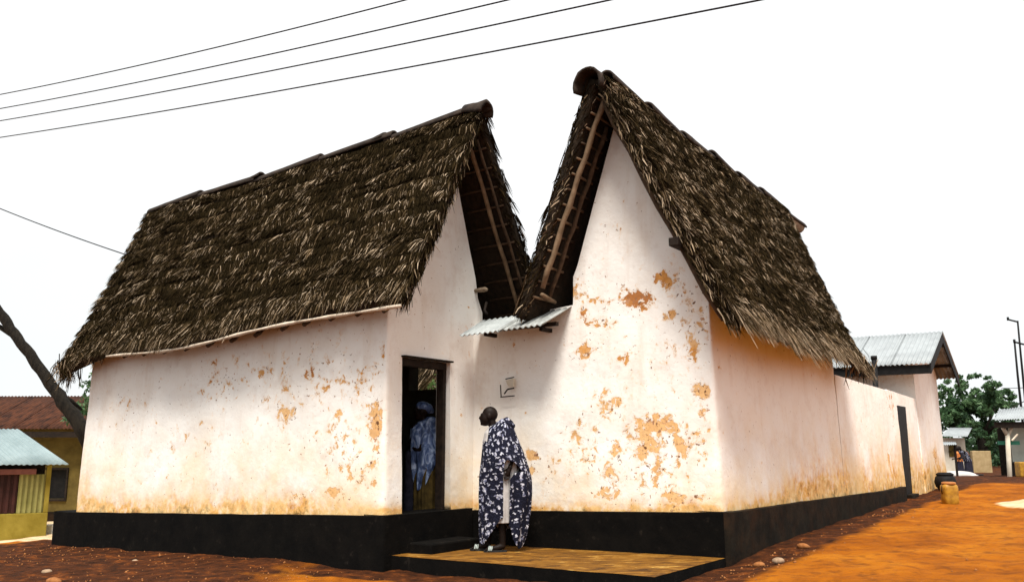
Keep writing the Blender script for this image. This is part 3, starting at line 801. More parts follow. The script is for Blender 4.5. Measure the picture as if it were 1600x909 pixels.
verge(roofR, PRr, fr_, 0.0, -1, hR, 1900, .40, .26, .05)
verge(roofR, PRr, fr_, 1.0, +1, hR, 1300, .15, .30, .5)
verge(roofR, PRl, frl, 0.0, -1, hRl, 900, .16, .14, .10)
hanging(roofR, under(PRr, fr_, .975, 1.0, .0) + A3(0, 0, .02), A3(.10, .10, .05), 120, .30, .35)
pole(PRl, frl, .020, .014, .04, .86, .215, .036, M['bamboo'], 'rafter', roofR, 13)
pole(PRl, frl, .058, .052, .16, .90, .21, .030, M['old_bamboo'], 'rafter', roofR, 13)
for k in range(14):
    b = .07 + k * .064
    pole(PRl, frl, .006, .085, b, b + random.uniform(-.004, .004), .152, .017, M['bamboo'] if k % 3 else M['old_bamboo'], 'batten', roofR, 4)
MB().tube([under(PRl, frl, .010, .885, .25), under(PRl, frl, .07, .90, .24)], [.03, .026], 7).build('batten', M['bamboo'], roofR, True)
for k in range(14):
    b = .06 + k * .066
    pole(PRr, fr_, .004, .09, b, b, .15, .017, M['old_bamboo'], 'batten', roofR, 4)
pole(PRr, fr_, .018, .018, .05, .97, .20, .03, M['old_bamboo'], 'rafter', roofR)
for q in np.linspace(.04, .97, 16):
    p = under(PRr, fr_, q, .985, .18)
    MB().tube([p + UU*.5 + A3(0,0,.9), p], .028, 6).build('rafter', M['old_bamboo'], roofR, True)
# purlin end sticking out past the gable
q = at_plane(1077, 384, Rp(0, -.12, 0), VV)
MB().box(q + A3(0,0,-.05) + VV*.5, UU*.12, VV*-.82, A3(0, 0, .10)).build('purlin', M['dark_wood'], roofR, bevel=.008)
ridge_cap(roofR, Rr0 + UU*.16 - VV*.16 + A3(0, 0, -.14), Rr0 + UU*.12 + VV*.36 + A3(0, 0, -.12), .235, .19, 215)
tpts = np.linspace(.02, .98, 7)
for k in range(6):
    p0 = PRr(np.array([tpts[k]]), np.array([0.]))[0]; p1 = PRr(np.array([tpts[k+1] + .02]), np.array([0.]))[0]
    ridge_cap(roofR, p0 + UU*.05 + A3(0, 0, -.015), p1 + UU*.05 + A3(0, 0, -.055), .150, .110, 190)
mb = MB().tube([Rr1 - VV*1.2 + A3(0,0,-.16), Rr1 + VV*.3 + A3(0,0,-.19), Rr1 + VV*1.0 + A3(0,0,-.20)], [.075, .085, .10], 9, wob=.15)
mb.build('ridge_pole', M['rotted_log'], roofR, True)
ridge_cap(roofR, Rr1 - VV*.2 + A3(0,0,-.16), Rr1 + VV*1.08 + A3(0,0,-.20), .125, .14, 170)
# remnant of a small frame fixed to the wall
o_ = Rp(0, -.012, 0)
def wp(px, py): return at_plane(px, py, Rp(0, -.035, 0), VV)
def strip(mb, a, b, w): return mb.tube([wp(*a), wp(*b)], w, 6)
mb = MB(); strip(mb, (782, 601), (783, 620), .008); strip(mb, (782, 620), (804, 618), .008); strip(mb, (788, 615), (793, 608), .010); strip(mb, (793, 608), (803, 606), .010); strip(mb, (790, 592), (803, 589), .008)
mb.build('frame_remnant', M['dark_wood'], right_house)
q = [wp(790, 594), wp(802, 591), wp(802, 604), wp(794, 603)]
MB().box8([*(p - VV*.004 for p in q), *(p + VV*.05 for p in q)]).build('frame_panel', M['cream_plaster'], right_house)

# ------------------------------------------------------------------ awning between the gables
aw = thing('awning', Rp(2.7, -.2, 3.0), 'small sloping corrugated tin awning in the valley between the two thatched gables', 'awning')
corr_sheet('tin_sheet', Rp(2.70, .14, 3.20), Rp(3.46, .14, 3.18), Rp(2.70, -.52, 2.90), Rp(3.38, -.52, 2.88), 8, .014, M['galvanised'], aw, 5)
corr_sheet('tin_sheet', Rp(1.98, .13, 3.245), Rp(2.76, .13, 3.205), Rp(2.06, -.50, 2.93), Rp(2.76, -.50, 2.905), 8, .014, M['weathered_tin'], aw, 5)
mb = MB(); mb.box(Rp(2.05, -.20, 2.955), UU*1.28, VV*.06, A3(0, 0, .05)); mb.build('purlin', M['dark_wood'], aw)
for t in (2.25, 3.15): MB().box(Rp(t, -.22, 2.90), UU*.05, VV*.24, A3(0, 0, .05)).build('bracket', M['dark_wood'], aw)
MB().tube([Rp(3.44, .16, 3.44), Rp(3.43, .10, 3.32), Rp(3.36, .06, 3.255)], .018, 7).build('flashing_pipe', M['dark_wood'], aw, True)

# ------------------------------------------------------------------ entry slab
sl_ = thing('entry_slab', Rp(1.8, -.95, .12), 'worn ochre concrete slab laid on the ground before the doorway', 'paving slab')
V = []; Fc = []
nu, nv = 40, 22
def slab_pt(u, v, z):
    t = -.06 + 3.86 * u; s = -1.86 + 1.745 * v + .18 * u * (1 - v)
    p = Rp(t, s, 0); e = (.03 * (vnoise(u*9, 3) - .5) * (1 - v) if v < .5 else 0)
    p = p - VV * e; p[2] = z + .215 - .017 * (t - 0) + (.010 * (fbm(p[0]*3, p[1]*3, 0, 3) - .5) if z > -.05 else 0); return p
top = [slab_pt(i/nu, j/nv, 0) for i in range(nu+1) for j in range(nv+1)]; bot = [slab_pt(i/nu, j/nv, -.30) for i in range(nu+1) for j in range(nv+1)]
n1 = len(top); idx = np.arange(n1).reshape(nu+1, nv+1)
f1 = np.stack([idx[:-1, :-1], idx[:-1, 1:], idx[1:, 1:], idx[1:, :-1]], -1).reshape(-1, 4)
ring = np.concatenate([idx[:, 0], idx[-1, 1:], idx[-2::-1, -1], idx[0, -2:0:-1]]); r2 = np.roll(ring, -1)
mk('top_face', top, f1, M['slab'], sl_, True)
rv = [top[i] - A3(0, 0, .003) for i in ring] + [bot[i] for i in ring]; k = len(ring)
mk('side_face', rv, [(i, (i+1) % k, k + (i+1) % k, k + i) for i in range(k)], M['black_paint'], sl_)

# ------------------------------------------------------------------ low compound wall with a dark doorway, running on from the right house
cw = thing('compound_wall', Rp(0, 8.5, .4), 'low whitewashed compound wall with a narrow dark doorway running on from the right house', 'wall')
Cpath = [Rp(0, 5.26, 0)[:2], Rp(0, 11.88, 0)[:2]]
zc = lambda d: RZs(5.26 + d)
topc = lambda d: float(np.interp(d, [0, 3.80, 3.84, 6.62], [2.60, 2.545, 2.565, 2.50])) + .012 * (float(fbm(d * 2.1, 3.3)) - .5)
c0, c1 = 4.58, 5.42
V, FA, AT = wall_mesh(Cpath, [(0, c0, lambda d: zc(d) - .35, topc), (c0, c1, lambda d: 2.28, topc), (c1, 6.62, lambda d: zc(d) - .35, topc)], +1, .22, dirt=dirtR, zref=zc, frame=(RB, VV), step=.08,
                      blobs=[(8.6, 1.15, .12, .16, .85), (9.3, 2.3, .5, .4, .42)])
mk('wall', V, FA, M['wall'], cw, True, AT)
MB().box(Rp(.035, 5.26+c0+.003, .3), UU*.04, VV*(c1-c0-.006), A3(0, 0, 1.976)).build('door', M['black_metal'], cw)  # near-black sheet set flush, standing for the shade in the open doorway
MB().box(Rp(-.10, 5.26+c0+.05, .2), UU*.12, VV*(c1-c0-.1), A3(0, 0, .27)).build('doorstep', M['worn_black_paint'], cw, bevel=.01)

# ------------------------------------------------------------------ white house with tin roof
wh = thing('white_house', Rp(1, 13.4, .5), 'white walled house with pale tin gable roof at the far end of the compound wall', 'house')
Wp = rounded_path([Rp(3.2, 11.92, 0), Rp(0, 11.92, 0), Rp(0, 14.98, 0), Rp(3.2, 14.98, 0)], .06, 4)
WL_ = np.concatenate([[0], np.cumsum(np.linalg.norm(np.diff(np.array(Wp), axis=0), axis=1))])
wc0, wc1 = WL_[3], WL_[8]
def ztW(d):
    if wc0 < d < wc1: s = (d - wc0) / (wc1 - wc0); return 3.28 + .72 * (1 - abs(2*s - 1))
    return 3.24
V, FA, AT = wall_mesh(Wp, [(0, WL_[-1], lambda d: .3, ztW)], +1, .2, dirt=dirtR, zref=lambda d: .70, frame=(RB, VV), step=.09, blobs=[(13.55, 1.2, .28, .22, .95)])
mk('wall', V, FA, M['wall'], wh, True, AT)
wr0, wr1 = Rp(-.42, 13.40, 4.17), Rp(4.2, 13.40, 4.17)
for k in range(5):
    t0, t1 = -.42 + k*.84, -.42 + (k+1)*.84 + .05
    corr_sheet('roof_sheet', Rp(t0, 13.42, 4.18 + .003*k), Rp(t1, 13.42, 4.18 + .003*k), Rp(t0, 11.38, 3.25 + .003*k), Rp(t1, 11.38, 3.25 + .003*k), 9, .016, M['white_tin'], wh, 3)
    corr_sheet('roof_sheet', Rp(t0, 13.38, 4.16 + .003*k), Rp(t1, 13.38, 4.16 + .003*k), Rp(t0, 15.4, 3.18 + .003*k), Rp(t1, 15.4, 3.18 + .003*k), 9, .016, M['weathered_tin'], wh, 3)
mb = MB(); mb.box(Rp(-.40, 11.43, 3.03), UU*4.2, VV*.035, A3(0, 0, .20)); mb.build('eave_board', M['black_metal'], wh)
def board(a, b, h, w):
    a, b = np.asarray(a), np.asarray(b)
    return MB().box8([a - A3(0,0,h), a - A3(0,0,h) + UU*w, b - A3(0,0,h) + UU*w, b - A3(0,0,h), a, a + UU*w, b + UU*w, b])
board(Rp(-.405, 11.46, 3.245), Rp(-.405, 13.38, 4.13), .22, .03).build('barge_board', M['black_metal'], wh)
board(Rp(-.405, 13.384, 4.13), Rp(-.405, 15.37, 3.165), .22, .03).build('barge_board', M['black_metal'], wh)
for s, z in ((12.1, 3.48), (12.9, 3.85), (13.9, 3.85), (14.7, 3.42)):
    MB().box(Rp(-.36, s, z), UU*3.5, VV*.05, A3(0, 0, .07)).build('purlin', M['dark_wood'], wh)
# soot-black stove pipe standing behind the low wall
pp = thing('stove_pipe', at_plane(1367, 604, Rp(.5, 0, 0), UU), 'black upright pipe standing behind the low compound wall', 'pipe')
q0, q1 = at_plane(1367, 625, Rp(.5, 0, 0), UU), at_plane(1365.5, 558, Rp(.5, 0, 0), UU)
b_ = q0.copy(); b_[2] = .4
MB().tube([b_, q1], .055, 10).build('pipe', M['black_metal'], pp, True)
MB().tube([q1 - A3(0,0,.05), q1 + A3(0,0,.03)], .066, 10).build('collar', M['black_metal'], pp, True)

# ------------------------------------------------------------------ left yard: kiosk and rust-roofed house
def ybox(mb, x0, x1, y0, y1, z0, z1): return mb.box(A3(x0, y0, z0), A3(x1-x0, 0, 0), A3(0, y1-y0, 0), A3(0, 0, z1-z0))
ks = thing('kiosk', A3(-11.4, 21.2, -.65), 'small yellow kiosk with pale tin roof and corrugated shutter panels at the left edge', 'kiosk')
K0 = at_y(75, 800, 20.0); E1 = A3(-.835, -.55, 0); E2 = A3(-.55, .835, 0)
def K(a, q, z): return A3(K0[0], K0[1], 0) + E1*a + E2*q + A3(0, 0, z)
def kbox(mb, a0, a1, q0, q1, z0, z1): return mb.box8([K(a1, q0, z0), K(a0, q0, z0), K(a0, q1, z0), K(a1, q1, z0), K(a1, q0, z1), K(a0, q0, z1), K(a0, q1, z1), K(a1, q1, z1)])
def ka(px, py, q=0.0): return float(np.dot(at_plane(px, py, K(0, q, 0), E2) - K(0, q, 0), E1))
zs = K0[2]
kbox(MB(), 0, 4.2, 0, 2.0, -1.2, zs).build('lower_wall', M['yellow_plaster'], ks, bevel=.02)
kbox(MB(), .004, .10, .004, .11, zs, 1.06).build('corner_post', M['yellow_plaster'], ks, bevel=.01)
kbox(MB(), .11, 4.2, .30, 1.98, zs, 1.06).build('inner_wall', M['dark_wood'], ks)
a27 = ka(27, 780)
np_ = 5; w_ = (a27 - .11) / np_
def panel(a, w, name, mat):
    mb = MB(); kbox(mb, a, a + w - .003, .05, .075, zs + .003, zs + .84); kbox(mb, a + w*.28, a + w*.72, .012, .049, zs + .003, zs + .84)
    mb.build(name, mat, ks)
for k in range(np_): panel(.11 + k * w_, w_, 'panel', M['green_sheet'])
for k in range(12): panel(a27 + .01 + k * .125, .125, 'shutter_panel', M['maroon_sheet'])
kbox(MB(), ka(57, 735, -.1), 4.2, -.12, .0, zs + .845, zs + .965).build('beam', M['maroon_beam'], ks, bevel=.01)
# hipped roof of pale tin
e0 = at_plane(107, 725, K(0, -.28, 0), E2); ea = float(np.dot(e0 - K(0, 0, 0), E1)); ez = e0[2]
r0 = at_plane(27, 670, K(0, 1.05, 0), E2); ra = float(np.dot(r0 - K(0, 0, 0), E1)); rz = r0[2]
n_ = 5
for k in range(n_):
    a, b = ea + (4.3 - ea) * k / n_, ea + (4.3 - ea) * (k + 1) / n_ + .02
    a2, b2 = ra + (4.3 - ra) * k / n_, ra + (4.3 - ra) * (k + 1) / n_ + .02
    corr_sheet('roof_sheet', K(a, -.28, ez + .003*k), K(b, -.28, ez + .003*k), K(a2, 1.05, rz + .003*k), K(b2, 1.05, rz + .003*k), 8, .011, M['kiosk_tin'], ks, 3)
corr_sheet('hip_sheet', K(ea, -.27, ez - .012), K(ea, 2.3, ez - .012), K(ra - .02, 1.04, rz - .012), K(ra - .02, 1.06, rz - .012), 12, .012, M['kiosk_tin'], ks, 3)
corr_sheet('roof_sheet', K(ea, 2.3, ez), K(4.3, 2.3, ez), K(ra, 1.06, rz - .014), K(4.3, 1.06, rz - .014), 26, .012, M['kiosk_tin'], ks, 3)

rh = thing('rust_roofed_house', A3(-14, 27, -.8), 'olive walled house under a rusty brown tin roof behind the kiosk', 'house')
HY = 25.0
mb = MB(); ybox(mb, -19, -13.15, HY, HY + 4, -1.3, 2.0); ybox(mb, -12.6, -9.2, HY, HY + 4, -1.3, 2.0); ybox(mb, -13.15, -12.6, HY, HY + .25, -1.3, .0); ybox(mb, -13.15, -12.6, HY, HY + .25, .80, 2.0)
mb.build('wall', M['olive_plaster'], rh)
w_ = ybox(MB(), -13.148, -12.602, HY + .10, HY + .14, .002, .798).build('window', M['black_metal'], rh)
mb = MB(); ybox(mb, -13.2, -12.55, HY - .05, HY - .002, .80, .86); ybox(mb, -13.2, -12.55, HY - .05, HY - .002, -.06, .0); ybox(mb, -12.60, -12.55, HY - .05, HY - .002, .002, .798)
mb.build('frame', M['dark_wood'], w_)
ybox(MB(), -19, -9.2, HY - .08, HY - .003, -1.3, -.35).build('base_band', M['worn_black_paint'], rh)
for k in range(10):
    x0 = -18.6 + k * .92
    corr_sheet('roof_sheet', A3(x0, HY - .6, 1.92 + .003*k), A3(x0 + .95, HY - .6, 1.92 + .003*k), A3(x0, HY + 2.0, 2.98 + .003*k), A3(x0 + .95, HY + 2.0, 2.98 + .003*k), 9, .016, M['rusted_tin'], rh, 3)
    corr_sheet('roof_sheet', A3(x0, HY + 1.98, 2.96 + .003*k), A3(x0 + .95, HY + 1.98, 2.96 + .003*k), A3(x0, HY + 4.6, 1.92 + .003*k), A3(x0 + .95, HY + 4.6, 1.92 + .003*k), 9, .016, M['rusted_tin'], rh, 2)
ybox(MB(), -18.6, -9.3, HY - .56, HY - .52, 1.70, 1.86).build('eave_board', M['dark_wood'], rh)
q = at_y(74, 838, 20.6); gz = float(ground_z(q[0], 20.6))
bk = MB(); ybox(bk, q[0] - .10, q[0] + .14, 20.5, 20.75, gz - .02, gz + .20)
tag(bk.build('cement_block', M['pale_block'], base=(q[0], 20.6, gz), bevel=.015), 'pale cement block on the ground at the corner of the yellow kiosk', 'block')

# ------------------------------------------------------------------ trees
def leaf_cloud(name, clumps, per, size, mat, parent, flat=.6, seed=0):
    g = np.random.default_rng(seed); C, S = [], []
    for (c, r, tone) in clumps:
        k = int(per * r * r)
        q = g.normal(0, 1, (k, 3)); q /= np.linalg.norm(q, axis=1, keepdims=True); q *= (r * g.random((k, 1)) ** .45)
        q[:, 2] *= flat; C.append(np.asarray(c) + q); S.append(np.clip(tone + g.normal(0, .2, k), 0, 1))
    C = np.vstack(C); S = np.concatenate(S); n = len(C)
    d = g.normal(0, 1, (n, 3)); d[:, 2] -= .3; d /= np.linalg.norm(d, axis=1, keepdims=True)
    w = np.cross(d, g.normal(0, 1, (n, 3))); w /= np.linalg.norm(w, axis=1, keepdims=True)
    L_ = size * (.6 + .8 * g.random((n, 1)))
    V = np.stack([C - d*L_*.5, C + w*L_*.28, C + d*L_*.5, C - w*L_*.28], 1).reshape(-1, 3)
    FA = np.arange(n * 4).reshape(-1, 4)
    o = mk(name, V, FA, mat, parent, False, {'shade': np.repeat(S, 4)}); return o
# leaning trunk at the left
lt_base = A3(-7.9, 18.4, -.55)
lt = thing('leaning_tree', lt_base, 'bare dark leaning tree trunk behind the left end of the left thatched house', 'tree')
pts = [lt_base - A3(0,0,.3), at_y(152, 720, 18.2), at_y(128, 668, 18), at_y(92, 618, 18), at_y(58, 570, 18), at_y(28, 528, 18), at_y(0, 489, 18), at_y(-60, 400, 18), at_y(-110, 310, 17.8), at_y(-150, 220, 17.5)]
fine, rads = [], []
rr0 = [.20, .18, .15, .125, .11, .105, .10, .09, .08, .07]
for i in range(len(pts) - 1):
    for k in range(5):
        q = k / 5; fine.append(pts[i]*(1-q) + pts[i+1]*q + A3(*(np.random.default_rng(i*9+k).normal(0, .009, 3)))); rads.append((rr0[i]*(1-q) + rr0[i+1]*q) * (1 + .035*math.sin(i*5+k*2.3)))
trunk = MB().tube(fine, rads, 12, wob=.10).build('trunk', M['bark'], lt, True)
for (a, b) in (((28, 528), (-30, 500)), ((92, 618), (128, 640))):
    p = at_y(*a, 18); q = at_y(*b, 18.3); MB().tube([p, (p+q)/2 + A3(0,0,.05), q], [.07, .05, .03], 7).build('limb', M['bark'], lt, True)
cl = [(at_y(-140 + 30*math.sin(k), 190 - 26*k, 17.5) , .8, .4) for k in range(4)]
leaf_cloud('crown', cl, 260, .16, M['leaf'], lt, .7, 2)
# leafy bush showing between the trunk and the wall
gb = thing('green_tree', A3(-9.9, 21.5, -.6), 'green leafy tree showing between the leaning trunk and the left house wall', 'tree')
MB().tube([A3(-9.9, 21.5, -.7), A3(-9.8, 21.5, 1.2), A3(-9.7, 21.5, 2.2)], [.12, .09, .05], 8).build('trunk', M['bark'], gb, True)
g_ = np.random.default_rng(4)
cl = []
for (px, py, r) in ((128, 640, .30), (116, 648, .25), (140, 628, .28), (138, 602, .20), (150, 612, .30), (150, 650, .4), (108, 655, .18), (160, 590, .3), (165, 630, .45)):
    cl.append((at_y(px, py, 21.5), r, .35 + .4*g_.random()))
leaf_cloud('crown', cl, 900, .13, M['leaf'], gb, .8, 5)
# broad tree beyond the lane
bt = thing('broad_tree', A3(38.5, 72, -.2), 'large dark green broad tree rising behind the far huts of the lane', 'tree')
tb_ = A3(38.5, 72, -.3)
MB().tube([tb_, tb_ + A3(.1, 0, 1.6), tb_ + A3(0, 0, 3.2)], [.45, .36, .26], 10).build('trunk', M['bark'], bt, True)
cl = []
for k in range(9):
    th = k * .7; e = tb_ + A3(2.6*math.cos(th), 1.6*math.sin(th), 4.2 + .8*math.sin(k*2.1))
    MB().tube([tb_ + A3(0, 0, 2.4), tb_ + A3(1.1*math.cos(th), .7*math.sin(th), 3.4), e], [.2, .12, .05], 6).build('limb', M['bark'], bt, True)
g_ = np.random.default_rng(9)
for k in range(135):
    px, py = 1517 + g_.normal(0, 1) * 32, 640 + g_.normal(0, 1) * 27
    q = ((px - 1517) / 64) ** 2 + ((py - 642) / 54) ** 2
    if q > 1.1: continue
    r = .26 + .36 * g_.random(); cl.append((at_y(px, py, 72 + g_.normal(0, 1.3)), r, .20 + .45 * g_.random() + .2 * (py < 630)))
for (px, py) in ((1585, 632), (1582, 640), (1578, 622), (1573, 611), (1560, 600), (1542, 590), (1515, 588), (1500, 590), (1480, 596), (1471, 604), (1583, 618), (1572, 648), (1528, 587), (1470, 640), (1468, 665)):
    cl.append((at_y(px, py, 72), .30, .45))
leaf_cloud('crown', cl, 330, .36, M['leaf'], bt, .75, 12)
# the dark grove below and beyond it
g_ = np.random.default_rng(19); cl = []
for k in range(120):
    x = 30 + 24 * g_.random(); cl.append((A3(x, 78 + 4*g_.random(), -.2 + 3.0*g_.random()**1.3), .8 + .5*g_.random(), .12 + .25*g_.random()))
tag(leaf_cloud('grove', cl, 70, .5, M['leaf'], None, .8, 14), kind='stuff')['label'] = 'dark grove closing the end of the lane'
# shrub in the court, seen through the opening over the door
cs = thing('court_shrub', Lp(4.45, 6.2, .3), 'leafy shrub in the court seen through the high opening above the doorway', 'shrub')
c_ = Lp(4.45, 6.2, .3)
MB().tube([c_, c_ + A3(.1, 0, 1.2), c_ + A3(0, .1, 2.0)], [.06, .05, .03], 7).build('trunk', M['bark'], cs, True)
g_ = np.random.default_rng(23); cl = [(c_ + A3(.25 + g_.normal(0, .6), g_.normal(0, .4), 1.75 + g_.normal(0, .35)), .30, g_.random()) for _ in range(22)]
leaf_cloud('crown', cl, 420, .13, M['leaf_bright'], cs, .8, 24)

ch = thing('court_shelter', Lp(6.5, 8.0, .3), 'thatched shelter across the court glimpsed through the high opening above the doorway', 'shelter')
PC = slope_fn(Lp(3.9, 9.2, 4.35), Lp(9.2, 9.2, 4.3), Lp(3.8, 7.6, 2.2), Lp(9.3, 7.6, 2.2), .03)
thatch_side(ch, PC, +1 if np.cross(UU, A3(0, 0, -1) - VV*.7)[2] > 0 else -1, 5.4, 2.6, 9, 130, .35, 0, .3, .4, 1.5, seed=77)
for t in (4.1, 5.8, 7.5, 9.0): MB().tube([Lp(t, 7.8, .1), Lp(t, 7.8, 2.5)], .07, 7).build('post', M['old_bamboo'], ch, True)
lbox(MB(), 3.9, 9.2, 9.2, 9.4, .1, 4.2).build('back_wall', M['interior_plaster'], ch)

# ------------------------------------------------------------------ far lane, right side
fh = thing('far_hut', A3(27, 54, -.1), 'small cream hut with a pale tin roof far down the lane', 'hut')
mb = MB(); p0, p1 = at_y(1480, 722, 53), at_y(1520, 722, 53)
x0, x1 = p0[0] - .6, p1[0]
ybox(MB(), x0, x1 - .35, 53, 56, -.3, 2.02).build('wall', M['cream_plaster'], fh, bevel=.02)
w_ = ybox(MB(), x0 + .75, x0 + 1.25, 52.95, 52.998, .9, 1.7).build('window', M['brown_cloth'], fh)
q = [at_y(1470, 681, 52.3), at_y(1512, 681.5, 52.3), at_y(1519, 668, 54.8), at_y(1485, 668, 54.8)]
for k in range(3):
    a, b = k/3, (k+1)/3
    corr_sheet('roof_sheet', q[0]*(1-a)+q[1]*a, q[0]*(1-b)+q[1]*b, q[3]*(1-a)+q[2]*a, q[3]*(1-b)+q[2]*b, 6, .02, M['white_tin'], fh, 2)
kt = thing('lean_to', A3(21.6, 40, -.1), 'dark open lean-to with a thin pale tin roof in front of the far cream hut', 'shelter')
q = [at_y(1466, 695, 39), at_y(1495, 694, 39), at_y(1492, 690, 41), at_y(1466, 690, 41)]
corr_sheet('roof_sheet', q[0], q[1], q[3], q[2], 9, .02, M['white_tin'], kt, 2)
ybox(MB(), q[0][0], q[1][0] - .15, 40.9, 41.0, -.3, q[0][2]).build('back_wall', M['dark_wood'], kt)
for px in (1472, 1492):
    p = at_y(px, 700, 39.2); MB().tube([A3(p[0], 39.2, -.3), A3(p[0], 39.2, q[0][2] - .02)], .05, 6).build('post', M['dark_wood'], kt)
p0, p1 = at_y(1519, 704, 58), at_y(1548, 704, 58)
tag(ybox(MB(), p0[0], p1[0], 58, 58.3, -.4, p0[2]).build('earth_wall', M['tan_earth_wall'], base=((p0[0]+p1[0])/2, 58, -.2), bevel=.03), 'low tan earth wall at the far end of the lane', 'wall')
# house at the right edge
eh = thing('porch_house', A3(16.8, 29, .2), 'pale house with a tin-roofed porch and forked wooden post at the right edge', 'house')
def vbox(mb, o, a0, a1, b0, b1, z0, z1):      # a towards the right of the lane, b away along it
    o = np.asarray(o, float); o = A3(o[0], o[1], 0); return mb.box(o - UU*a0 + VV*b0 + A3(0,0,z0), -UU*(a1-a0), VV*(b1-b0), A3(0,0,z1-z0))
EO = at_y(1584, 738, 28.6)
vbox(MB(), EO, 0, 4, 0, 5, -.3, 2.2).build('wall', M['grey_green_wall'], eh, bevel=.02)
EP = at_y(1562, 715, 31.5)
vbox(MB(), EP, 0, .9, 0, 3.4, -.3, 2.1).build('porch_wall', M['dark_wood'], eh)
q = [at_y(1554, 656, 27.4), at_y(1640, 652, 27.4), at_y(1650, 628, 30.5), at_y(1562, 640, 31.5)]
for k in range(3):
    a, b = k/3, (k+1)/3
    corr_sheet('roof_sheet', q[0]*(1-a)+q[1]*a, q[0]*(1-b)+q[1]*b, q[3]*(1-a)+q[2]*a, q[3]*(1-b)+q[2]*b, 7, .018, M['white_tin'], eh, 2)
ybox(MB(), q[0][0] + .05, q[1][0], 27.5, 27.55, q[0][2] - .24, q[0][2] - .05).build('eave_board', M['dark_wood'], eh)
p = at_y(1574, 720, 27.7); pt = at_y(1571, 668, 27.7); pm = at_y(1574, 676, 27.7)
post = MB().tube([A3(p[0], 27.7, -.1), pm], .07, 8).build('post', M['cream_plaster'], eh, True)
MB().tube([pm - A3(0,0,.1), at_y(1564, 662, 27.7)], .06, 7).build('fork', M['cream_plaster'], post, True)
MB().tube([pm - A3(0,0,.1), at_y(1582, 662, 27.7)], .06, 7).build('fork', M['cream_plaster'], post, True)
mb = MB(); a, b = at_y(1560, 691, 27.9), at_y(1592, 691, 27.9); ybox(mb, a[0], b[0], 27.85, 27.95, a[2] - .07, a[2] + .05); mb.build('rail', M['green_paint'], eh)
MB().tube([at_y(1581, 688, 27.6), at_y(1590, 678, 27.6)], .03, 6).build('strut', M['pale_batten'], eh)
# bench and bundle in the porch
bn = thing('bench', A3(16.3, 28.2, .2), 'low dark bench in the shade of the porch at the right edge', 'bench')
zb = float(ground_z(15.6, 28.2))
ybox(MB(), 15.95, 16.6, 28.0, 28.35, zb + .42, zb + .48).build('seat', M['dark_wood'], bn)
for x in (16.0, 16.5): ybox(MB(), x, x + .06, 28.02, 28.3, zb - .03, zb + .42).build('leg', M['dark_wood'], bn)
# tall thin poles
def mast(name, pxy, arm, y, label):
    q = [at_y(a, b, y) for a, b in pxy]; b0 = q[-1].copy(); b0[2] = -.2
    t = thing(name, b0, label, 'pole', 'masts above the right edge')
    MB().tube([b0, *q[::-1]], [.055, .048, .04, .034][:len(q)+1], 8).build('mast', M['black_metal'], t, True)
    a = [at_y(c, d, y) for c, d in arm]; MB().tube(a, .035, 6).build('crossarm', M['black_metal'], t, True)
    MB().tube([a[0] - A3(0,0,.04), a[0] + A3(0,0,.10)], .045, 6).build('insulator', M['black_metal'], t, True)
mast('utility_mast', [(1590, 501), (1595, 555), (1602, 625)], [(1575, 499), (1591, 503)], 36, 'taller thin dark mast with a short crossarm at the right edge')
mast('utility_mast', [(1585, 532), (1590, 585), (1597, 650)], [(1585, 534), (1600, 538)], 34, 'shorter thin dark mast just left of the taller mast')

# ------------------------------------------------------------------ overhead wires
def wire(a, b, sag, r, label, grp):
    a, b = np.asarray(a), np.asarray(b)
    pts = [a + (b - a) * q - A3(0, 0, 4 * sag * q * (1 - q)) for q in np.linspace(0, 1, 36)]
    tag(MB().tube(pts, r, 6).build('power_line', M['wire_black'], base=a, smooth=True), label, 'cable', grp)
for (y0, x1, lab) in ((148, 635, 'topmost of the four overhead power lines crossing the sky above the left house'), (170, 795, 'second from the top of the four power lines over the left house'),
                      (189, 955, 'third from the top of the four power lines over the left house'), (215, 1190, 'lowest of the four overhead power lines, nearest the thatched roofs')):
    A_ = at_y(0, y0, 20); Q_ = at_y(600, 60, 13.3); h_ = Q_ - A_; nn_ = A3(h_[1], -h_[0], 0)
    B_ = at_plane(x1, 0, A_, nn_); d = B_ - A_
    pts = [A_ + d * q - A3(0, 0, 4 * .075 * q * (1 - q)) for q in np.linspace(-.45, 1.55, 40)]
    tag(MB().tube(pts, .0125, 6).build('power_line', M['wire_black'], base=A_, smooth=True), lab, 'cable', 'overhead power lines')
e = PLf(np.array([.985]), np.array([.30]))[0]
wire(at_y(-80, 292, 17.5), e, .05, .011, 'single thin cable running down to the left end of the left thatched roof', None)
wire(at_y(1565, 606, 60), at_y(1660, 600, 30), .05, .02, 'upper thin wire by the far masts', 'wires by the masts')
wire(at_y(1556, 648, 60), at_y(1660, 590, 30), .1, .02, 'lower thin wire slanting past the far masts', 'wires by the masts')

